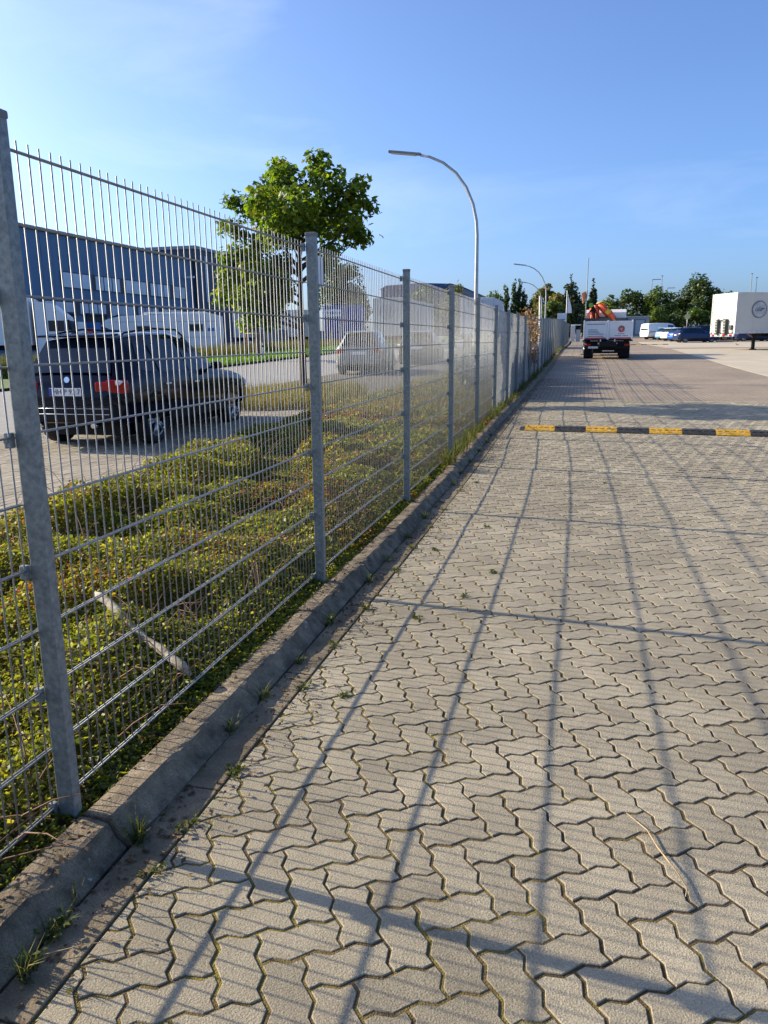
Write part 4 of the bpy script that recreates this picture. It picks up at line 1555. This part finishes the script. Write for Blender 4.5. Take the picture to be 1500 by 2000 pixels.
car('suv', 'dark blue high car in the back row left of the white trailer', 'car', (14.41, 97.77, T(98)), R(26), paintm('deep_blue_paint', (.010, .022, .07), .3), gr)
car('hatch', 'dark blue car seen under the white trailer', 'car', (17.39, 90.76, T(91)), R(14), MATS['dark_blue_paint'], gr)
car('hatch', 'silver car just left of the white trailer', 'car', (15.90, 93.37, T(93.6)), R(24), MATS['silver_paint'], gr)

# ---- flatbed truck with orange crane
tk = thing('crane_truck', 'white dropside truck with an orange loading crane standing by the fence', 'truck', (2.86, 42.3, T(42.3)), R(0))
GATE = mat('white_grey_dropside', (.74, .75, .73), .55, var=.05, scale=3)
ORG = mat('orange_crane_paint', (.62, .085, .02), .45, var=.08)
INK = mat('grey_blue_print', (.12, .16, .24), .6)
REDP = mat('red_print', (.50, .03, .04), .5)
for s_, nm in ((-1, 'tailgate'), (1, 'tailgate')):
    g_ = MB().box((s_ * .62, 0, 1.50), (1.13, .035, .90), bev=.01).build(nm, GATE, tk)
    for q in (-.42, .42):
        MB().box((s_ * .62, -.018, 1.5 + q * 1.0), (1.09, .02, .03)).build('gate_rib', GATE, g_)
    MB().box((s_ * .62, -.024, 1.09), (1.04, .012, .06)).build('red_strip', REDP, g_)
    if s_ < 0:
        MB().box((-.62, -.022, 1.80), (.92, .008, .035)).build('print_line', INK, g_)
        for k, L in enumerate((.45, .5, .56, .78)):
            MB().box((-1.0 + L / 2, -.022, 1.52 - k * .075), (L, .008, .028)).build('print_line', INK, g_)
        MB().box((-.62, -.022, 1.18), (.80, .008, .028)).build('print_line', REDP, g_)
    else:
        em = MB()
        for k in range(14):
            a = 2 * math.pi * k / 14
            em.box((.66 + .145 * math.cos(a), -.024, 1.55 + .145 * math.sin(a)), (.06, .008, .045), tilt=(0, -a))
        em.tube([(.66 + .095 * math.cos(a), -.024, 1.55 + .095 * math.sin(a)) for a in np.linspace(0, 2 * math.pi, 20)], .018, 5, 0, False)
        em.tube([(.60, -.024, 1.48), (.66, -.024, 1.63), (.72, -.024, 1.48)], .016, 4)
        em.build('round_emblem', REDP, g_)
        for k in range(4):
            MB().box((.53 + k * .085, -.022, 1.31), (.06, .008, .03)).build('print_line', REDP, g_)
        for k in range(10):
            if k != 5:
                MB().box((.36 + k * .067, -.022, 1.21), (.045, .008, .04)).build('print_line', INK, g_)
    MB().box((s_ * 1.21, -.0, 1.5), (.06, .08, 1.0), bev=.01).build('corner_post', WHITEP, tk)
    MB().box((s_ * 1.215, 2.3, 1.50), (.035, 4.5, .90), bev=.01).build('side_board', GATE, tk)
MB().box((0, -.0, 1.5), (.09, .06, .98), bev=.01).build('centre_post', WHITEP, tk)
MB().box((0, 2.3, 1.02), (2.46, 4.6, .10)).build('load_floor', PLAST, tk)
MB().box((0, 4.6, 1.62), (2.4, .06, 1.2)).build('front_wall', mat('dark_steel', (.06, .065, .07), .6), tk)
MB().box((0, 2.6, .78), (.85, 7.0, .26)).build('chassis', PLAST, tk)
MB().box((0, .10, .62), (2.25, .10, .16), bev=.02).build('under_run_bar', PLAST, tk)
MB().box((0, .25, .82), (2.1, .12, .22)).build('cross_member', PLAST, tk)
MB().box((0, 1.6, .56), (1.5, 2.2, .52), bev=.05).build('axle_housing', PLAST, tk)
for s_ in (-1, 1):
    MB().box((s_ * .95, -.03, .74), (.22, .08, .11), bev=.02).build('tail_light', REDL, tk)
    MB().box((s_ * .93, .85, .42), (.50, .03, .62)).build('mud_flap', PLAST, tk)
    MB().box((s_ * .36, -.02, .93), (.06, .06, .20)).build('gate_latch', WHITEP, tk)
    MB().disc((s_ * .45, -.02, .82), (0, 1, 0), .05, .05, 10).build('reversing_lamp', WHITEL, tk)
    for y in (1.5, 5.6):
        w_ = MB()
        w_.disc((s_ * .93, y, .46), (1, 0, 0), .46, .50 if y < 3 else .28, 24)
        wo_ = w_.build('wheel', BLACK, tk)
        MB().disc((s_ * (1.16 if y < 3 else 1.05), y, .46), (1, 0, 0), .25, .06, 16).build('rim', RIM, wo_)
    MB().box((s_ * 1.08, .95, .95), (.42, .9, .05)).build('mudguard', PLAST, tk)
    ot = MB().box((s_ * 1.18, 4.9, .62), (.16, .2, .75), bev=.02).build('outrigger', WHITEP, tk)
    MB().box((s_ * 1.18, 4.79, .55), (.14, .02, .16)).build('warning_strip', REDP, ot)
    MB().box((s_ * 1.18, 4.9, .18), (.3, .3, .05)).build('foot', PLAST, ot)
MB().box((-.72, -.045, .62), (.5, .012, .11)).build('number_plate', MATS['plate_white'], tk)
MB().box((.05, .0, .44), (.60, .05, .05)).build('tow_bar', WHITEP, tk)
cab = MB().prism([(5.1, .55), (6.9, .55), (6.95, 1.2), (6.75, 2.1), (6.45, 2.58), (5.25, 2.72), (5.1, 2.55)], 0, -1.12, 1.12).build('cab', WHITEP, tk)
MB().box((.25, 5.085, 2.05), (1.3, .02, .36), bev=.008).build('rear_window', GLASS, cab)
for s_ in (-1, 1):
    MB().box((s_ * 1.128, 5.95, 1.75), (.02, .9, .55)).build('side_window', GLASS, cab)
    MB().box((s_ * 1.32, 6.6, 1.75), (.16, .2, .42), bev=.04).build('mirror', PLAST, cab)
cr_ = MB().box((-.15, 4.85, 1.5), (.5, .4, 1.6), bev=.03).build('crane_column', mat('dark_crane_steel', (.03, .03, .035), .5), tk)
MB().tube([(-.66, 4.80, 1.4), (-.80, 4.80, 2.80)], [.17, .16], 6).build('crane_boom', ORG, tk)
MB().tube([(-.46, 4.72, 1.4), (-.58, 4.72, 2.96)], [.17, .15], 4).build('crane_boom', ORG, tk)
MB().tube([(-.46, 4.70, 3.00), (.10, 4.70, 2.50), (.52, 4.70, 2.00)], [.17, .23, .18], 4).build('crane_arm', ORG, tk)
MB().tube([(-.58, 4.6, 3.02), (-.20, 4.6, 3.16), (.14, 4.6, 2.98)], .04, 6).build('hydraulic_pipe', mat('yellow_hose', (.45, .42, .05), .6), tk)
MB().disc((-.88, 4.6, 2.95), (0, 1, 0), .13, .10, 14).build('hose_reel', mat('green_reel', (.15, .38, .04), .6), tk)
MB().box((.08, 4.40, 2.56), (.24, .02, .26), tilt=(0, R(40))).build('warning_mark', mat('yellow_mark', (.6, .42, .03), .5), tk)
for k in range(8):
    MB().tube([(-1.15 + .08 * k, 4.62, 1.5), (-1.12 + .10 * k, 4.58, 2.3), (-.74, 4.6, 2.92)], .026, 5).build('hydraulic_hose', PLAST, tk)

# ---- box trailer on the right: rear towards the sun, side towards the camera
th = R(25.7)
tr = thing('box_trailer', 'white box trailer with a round grey emblem on its side', 'trailer', (11.06, 54.06, T(54.1)), th)
TRW = mat('trailer_white', (.55, .535, .48), .5, var=.03, scale=1.5)
TL, TWD, Z0, Z1 = 13.4, 2.55, 1.08, 3.62
MB().box((TL / 2, TWD / 2, (Z0 + Z1) / 2), (TL, TWD, Z1 - Z0), bev=.02).build('body', TRW, tr)
MB().box((TL / 2, -.006, Z0 + .10), (TL - .02, .03, .20)).build('bottom_rail', mat('trailer_rail', (.52, .53, .52), .5), tr)
MB().box((TL / 2, -.006, Z1 - .05), (TL - .02, .03, .10)).build('top_rail', MATS['trailer_rail'], tr)
for x in np.arange(1.2, TL, 1.25):
    MB().box((float(x), -.004, (Z0 + Z1) / 2), (.02, .012, Z1 - Z0 - .34)).build('side_seam', TRW, tr)
for (y0, y1) in ((.05, 1.26), (1.29, 2.50)):
    d_ = MB().box((-.022, (y0 + y1) / 2, (Z0 + Z1) / 2 + .02), (.03, y1 - y0, Z1 - Z0 - .12), bev=.008).build('rear_door', TRW, tr)
    for k in range(6):
        MB().box((-.041, (y0 + y1) / 2, Z0 + .35 + k * .40), (.008, y1 - y0 - .08, .012)).build('door_seam', MATS['trailer_rail'], d_)
for y in (0.02, 2.53):
    MB().box((-.02, y, (Z0 + Z1) / 2), (.10, .08, Z1 - Z0), bev=.01).build('corner_post', MATS['trailer_rail'], tr)
DRK = mat('dark_frame_steel', (.045, .05, .05), .6)
for y in (.85, 1.70):
    c_ = MB().box((-.16, y, Z0 + .42), (.20, .24, .98), bev=.02).build('carrier_frame', DRK, tr)
    for k in range(5):
        MB().box((-.27, y, Z0 + .08 + k * .18), (.02, .20, .03)).build('frame_rung', MATS['trailer_rail'], c_)
MB().tube([(-.18, .95, Z0 + .90), (-.22, 1.28, Z0 + .82), (-.18, 1.6, Z0 + .92)], .035, 6).build('cross_tube', DRK, tr)
MB().box((-.10, .38, Z0 + .38), (.14, .30, .28), bev=.03).build('tool_box', DRK, tr)
MB().box((-.06, .38, Z0 + .12), (.05, .26, .16)).build('plate_holder', MATS['grey_cabinet'], tr)
MB().box((-.02, TWD / 2, Z0 - .12), (.12, TWD - .1, .16), bev=.02).build('rear_beam', MATS['grey_cabinet'], tr)
for y in (.35, 1.05, 2.2):
    MB().box((-.09, y, Z0 - .12), (.05, .26, .12), bev=.02).build('tail_light', REDL, tr)
MB().box((.35, TWD / 2, Z0 - .48), (.10, TWD - .3, .10), bev=.02).build('under_run_bar', PLAST, tr)
for y in (.6, 1.9):
    MB().box((.35, y, Z0 - .30), (.08, .08, .30)).build('bar_bracket', PLAST, tr)
MB().box((TL / 2 + 1, TWD / 2, Z0 - .12), (TL - 3, .9, .22)).build('chassis', PLAST, tr)
for y in (.25,):
    lg_ = MB().box((1.55, y, .52), (.16, .16, 1.05), bev=.01).build('support_leg', PLAST, tr)
    MB().prism([(1.32, 0.0), (1.78, 0.0), (1.66, .10), (1.44, .10)], 1, y - .16, y + .16).build('foot', PLAST, lg_)
    MB().tube([(1.50, y, .80), (1.05, y, 1.05)], .04, 6).build('leg_brace', mat('rusty_orange', (.42, .15, .04), .7), lg_)
MB().tube([(.25, .20, .45), (.38, .20, .33), (.46, .20, .40)], .018, 5).build('crank_handle', PLAST, tr)
for x in (6.6, 7.9, 9.2):
    for y in (.25, 2.30):
        w_ = MB().disc((x, y, .50), (0, 1, 0), .50, .38, 24).build('wheel', BLACK, tr)
        MB().disc((x, y - .2 if y < 1 else y + .2, .50), (0, 1, 0), .27, .05, 16).build('rim', RIM, w_)
eb = MB()
eb.disc((1.58, -.020, 2.56), (0, 1, 0), .54, .03, 40)
ebo = eb.build('round_emblem', mat('emblem_dark_grey', (.16, .165, .17), .45, .3), tr)
MB().disc((1.58, -.036, 2.56), (0, 1, 0), .47, .012, 40).build('emblem_face', mat('emblem_grey', (.40, .405, .41), .4, .3, var=.25, scale=2.2), ebo)
mw = Matrix.Translation((1.54, -.046, 2.54)) @ Matrix.Rotation(R(90), 4, 'X') @ Matrix.Scale(.9, 4)
text_mesh('emblem_text', 'GGP', .33, BLACK, ebo, mw, .004)
mw = Matrix.Translation((1.89, -.046, 2.62)) @ Matrix.Rotation(R(90), 4, 'X')
text_mesh('emblem_text', 'eu', .12, BLACK, ebo, mw, .004)
MB().box((4.2, 1.2, Z1 + .12), (.8, .6, .22), bev=.03).build('roof_vent', WHITEP, tr)

# ---- motorhome and lorries across the road
rv = thing('motorhome', 'white motorhome parked in front of the dark blue warehouse', 'motorhome', (-30.6, 47.9, T(48) + OD + .02), R(19))
RVW = mat('motorhome_white', (.80, .80, .78), .45, var=.03)
MB().prism([(0, .95), (.55, .62), (1.1, .50), (7.9, .50), (8.0, 1.4), (7.95, 2.70), (7.5, 2.82), (1.5, 2.72), (.35, 2.45), (.05, 2.05), (.75, 1.78), (.55, 1.30)], 1, -1.12, 1.12).build('body', RVW, rv)
MB().box((5.0, 0, 2.86), (4.2, 1.9, .16), bev=.05).build('roof_box', RVW, rv)
for (x0, x1, z0, z1) in ((.72, 1.35, 1.35, 1.80), (2.3, 3.4, 1.65, 2.05), (5.9, 6.9, 1.62, 2.15)):
    f_ = MB().box(((x0 + x1) / 2, -1.125, (z0 + z1) / 2), (x1 - x0, .03, z1 - z0), bev=.01).build('window_frame', MATS['grey_cabinet'], rv)
    MB().box(((x0 + x1) / 2, -1.143, (z0 + z1) / 2), (x1 - x0 - .1, .012, z1 - z0 - .1)).build('pane', GLASS, f_)
MB().box((4.6, -1.123, 1.45), (.65, .02, 1.75), bev=.008).build('door', RVW, rv)
for z in (2.30, 1.25):
    MB().box((4.2, -1.122, z), (7.2, .012, .035)).build('trim_strip', MATS['grey_cabinet'], rv)
for x in (1.6, 6.0):
    for y in (-.95, .95):
        w_ = MB().disc((x, y, .34), (0, 1, 0), .34, .24, 20).build('wheel', BLACK, rv)
        MB().disc((x, y * 1.1, .34), (0, 1, 0), .2, .06, 12).build('rim', RIM, w_)
MB().box((7.4, -1.124, 1.75), (.45, .012, .22)).build('blue_decal', mat('decal_blue', (.04, .16, .42), .5), rv)
MB().box((8.0, -.7, 1.0), (.06, .2, .5), bev=.02).build('tail_light', REDL, rv)


def lorry(loc, rz, label, box, cab_front=True, boxcol=None, blen=7.0, bh=2.7, emblem=False, group=None):
    t = thing('lorry', label, 'lorry', loc, rz, group)
    bc = boxcol or RVW
    b_ = MB().box((blen / 2, 0, 1.05 + bh / 2), (blen, 2.5, bh), bev=.03).build('cargo_box', bc, t)
    MB().box((blen / 2, 0, .9), (blen, .9, .28)).build('chassis', PLAST, t)
    for y in (-.62, .62):
        MB().box((-.02, y, 1.05 + bh / 2), (.035, 1.16, bh - .14), bev=.008).build('rear_door', bc, b_)
        MB().tube([(-.05, y * .6, 1.2), (-.05, y * .6, .9 + bh)], .02, 6).build('lock_rod', MATS['grey_cabinet'], b_)
        MB().box((-.03, y * 1.5, .80), (.05, .36, .13)).build('tail_light', REDL, t)
    for x in (1.5, 2.8):
        for y in (-1.02, 1.02):
            w_ = MB().disc((x, y, .48), (0, 1, 0), .48, .34, 20).build('wheel', BLACK, t)
            MB().disc((x, y * 1.16, .48), (0, 1, 0), .26, .05, 14).build('rim', RIM, w_)
    if cab_front:
        c = MB().prism([(blen + .25, .5), (blen + 2.2, .5), (blen + 2.25, 1.5), (blen + 2.05, 2.7), (blen + 1.2, 3.45), (blen + .25, 3.6)], 1, -1.2, 1.2).build('cab', RVW, t)
        for y in (-1.21, 1.21):
            MB().box((blen + 1.45, y, 2.15), (.9, .02, .62), bev=.005).build('side_window', GLASS, c)
            MB().box((blen + 2.15, y * 1.14, 2.2), (.16, .18, .62), bev=.03).build('mirror', PLAST, c)
        w2 = MB().box((blen + 2.20, 0, 2.08), (.05, 2.1, .78), tilt=(0, R(-9))).build('windscreen', GLASS, c)
        for y in (-1.0, 1.0):
            w_ = MB().disc((blen + 1.3, y, .48), (0, 1, 0), .48, .3, 20).build('wheel', BLACK, t)
            MB().disc((blen + 1.3, y * 1.16, .48), (0, 1, 0), .26, .05, 14).build('rim', RIM, w_)
    if emblem:
        MB().disc((-.05, 0.1, 1.05 + bh * .62), (1, 0, 0), .62, .02, 28).build('round_emblem', mat('faded_grey_print', (.30, .31, .31), .6), b_)
    return t


lorry((-36.2, 38.0, T(38) + OD), R(27), 'white lorry at the far left in front of the warehouse', None, True, RVW, 6.2, 2.75)
lorry((-13.85, 62.0, T(62) + OD), R(90), 'pale trailer with a faded round emblem on its rear across the road', None, False, mat('pale_trailer', (.50, .50, .47), .6, var=.05), 13.5, 3.0, True)
lorry((-29.6, 66.8, T(67) + OD), R(16), 'pale grey trailer behind the staked maple', None, False, MATS['pale_trailer'], 7.6, 2.4)
lorry((-6.3, 60.0, T(60) + OD), R(90), 'white box lorry parked beyond the first street lamp', None, True, mat('bluish_white_box', (.46, .52, .58), .5, var=.04), 7.2, 2.75)
bx = thing('blue_container', 'tall blue container with white boards across the road', 'container', (-19.7, 69, T(69) + OD), R(14))
BLU = mat('container_blue', (.008, .06, .32), .5, var=.12, scale=2)
MB().box((0, 0, 1.9), (3.7, 2.4, 3.7), bev=.03).build('body', BLU, bx)
for k in range(12):
    MB().box((-1.7 + k * .31, -1.215, 1.9), (.10, .04, 3.4)).build('corrugation', BLU, bx)
for (x, z, a, b) in ((-.95, 3.1, 1.5, .62), (.95, 1.15, 1.65, .55)):
    bd = MB().box((x, -1.26, z), (a, .05, b), bev=.01).build('board', mat('board_white', (.50, .58, .66), .5), bx)
    for k in range(5):
        MB().box((x - a * .36 + k * a * .18, -1.29, z), (a * .12, .012, b * .4)).build('printed_mark', MATS['sign_blue'], bd)
MB().box((-1.15, -1.6, .7), (.22, .08, 1.4)).build('marker_post', mat('orange_marker', (.60, .28, .03), .6), bx)
mp_ = thing('marker_post', 'thin white marker post on the green verge', 'post', (-15.6, 40.2, T(40) + OD))
MB().tube([(0, 0, 0), (0, 0, 1.0)], .05, 8).build('post', WHITEP, mp_)
MB().disc((0, 0, .82), (0, 0, 1), .056, .10, 10).build('reflector_band', PLAST, mp_)

# ================================================================== BUILDINGS
wh = thing('warehouse', 'long dark blue warehouse with two rows of windows across the road', 'building', (-49, 0, T(75) + OD))
NAVY = mat('dark_blue_cladding', (.068, .150, .26), .55, var=.10, scale=.5, stretch=(1, 6, .3))
NAVY2 = mat('darker_blue_cladding', (.024, .042, .078), .55, var=.1, scale=.5)
MB().box((-20, 62, 5.5), (40, 68, 11.4)).build('wall', NAVY, wh)
MB().box((-20.05, 62, 11.30), (40.5, 68.3, .35)).build('roof_edge', NAVY2, wh)
for y in np.arange(30, 95, 4.0):
    MB().box((.012, float(y), 8.4), (.03, .05, 5.4)).build('panel_joint', NAVY, wh)
MB().box((-14, 112, 6.4), (29, 32, 13.0)).build('tower_wall', NAVY2, wh)
MB().box((-14, 112, 12.9), (29.3, 32.3, .4)).build('tower_roof', mat('grey_cladding', (.20, .24, .28), .5), wh)
PANE = mat('pale_window_glass', (.42, .50, .60), .12, spec=.8, var=.15, scale=.7)
FRM = mat('window_frame_blue', (.02, .03, .05), .5)
for row, (z0, hh, ya, yb) in enumerate(((6.9, 1.4, 68.5, 94), (4.15, 1.1, 60, 94))):
    fr_ = MB().box((.03, (ya + yb) / 2, z0), (.08, yb - ya, hh + .25)).build('window_band', FRM, wh)
    k = 0
    y = ya + .2
    while y < yb - 1.2:
        MB().box((.08, y + .72, z0), (.04, 1.35, hh)).build('pane', PANE, fr_)
        k += 1
        y += 1.55 + (.8 if k % 3 == 0 else 0)
for k in range(5):
    d_ = MB().box((.06, 57 + k * 5.6, 1.9), (.2, 3.6, 3.4)).build('dock_door', mat('dock_dark', (.012, .016, .024), .6), wh)
    MB().box((.20, 57 + k * 5.6, 3.65), (.7, 3.9, .16)).build('dock_canopy', NAVY2, d_)
for y in (97.6, 98.9):
    MB().box((.52, y, 9.0), (.06, .5, 6.0)).build('light_strip', PANE, wh)
MB().box((.8, 93.5, 8.9), (1.4, .3, .25)).build('wall_lamp', WHITEP, wh)
cn = thing('red_white_stack', 'red and white crates stacked before the warehouse dock', 'crates', (-44, 62.0, T(62) + OD))
for k, c in enumerate((REDP, WHITEP, REDP, MATS['decal_blue'])):
    MB().box((0, k * 1.25, 1.1 + .3 * (k % 2)), (1.1, 1.15, 2.0 + .5 * (k % 2)), bev=.03).build('crate', c, cn)
hall = thing('blue_hall', 'distant low blue hall behind the first street lamp', 'building', (-29, 168, T(168)))
MB().box((0, 0, 4.6), (16, 36, 9.2)).build('wall', mat('hall_blue', (.02, .055, .16), .5), hall)
MB().prism([(-8.3, 9.2), (8.3, 9.2), (6, 9.9), (0, 10.2), (-7, 9.9)], 1, -18.3, 18.3).build('roof', MATS['hall_blue'], hall)
for x in np.arange(-7.4, 8, 2.2):
    MB().box((float(x), -18.05, 5), (.12, .15, 8)).build('panel_joint', NAVY2, hall)
wl_ = thing('yard_wall', 'grey low wall behind the green verge', 'wall', (-24.6, 72, T(72) + OD))
for k in range(9):
    MB().box((0, k * 2.5 - 10, .8), (.2, 2.46, 1.7)).build('wall_panel', mat('grey_wall', (.16, .18, .21), .7), wl_)
hut = thing('utility_hut', 'flat roofed grey hut with two blue grey doors', 'hut', (8.4, 121, T(121)), R(8))
MB().box((0, 1.5, 1.35), (5.2, 3.0, 2.7)).build('wall', mat('hut_grey', (.36, .39, .41), .6), hut)
MB().box((0, 1.45, 2.76), (5.5, 3.3, .16)).build('roof', mat('hut_roof', (.45, .46, .46), .6), hut)
for x in (-.9, 1.3):
    d_ = MB().box((x, -.03, 1.25), (1.7, .06, 2.3)).build('door', mat('hut_door', (.13, .18, .24), .5), hut)
    MB().box((x, -.07, 1.6 if x < 0 else 1.25), (1.25, .03, 1.2 if x < 0 else 2.0)).build('pane', mat('hut_pane', (.36, .42, .46), .3), d_)
    MB().tube([(x + .7, -.08, 1.1), (x + .7, -.12, 1.2), (x + .7, -.08, 1.3)], .02, 5).build('handle', CHROME, d_)
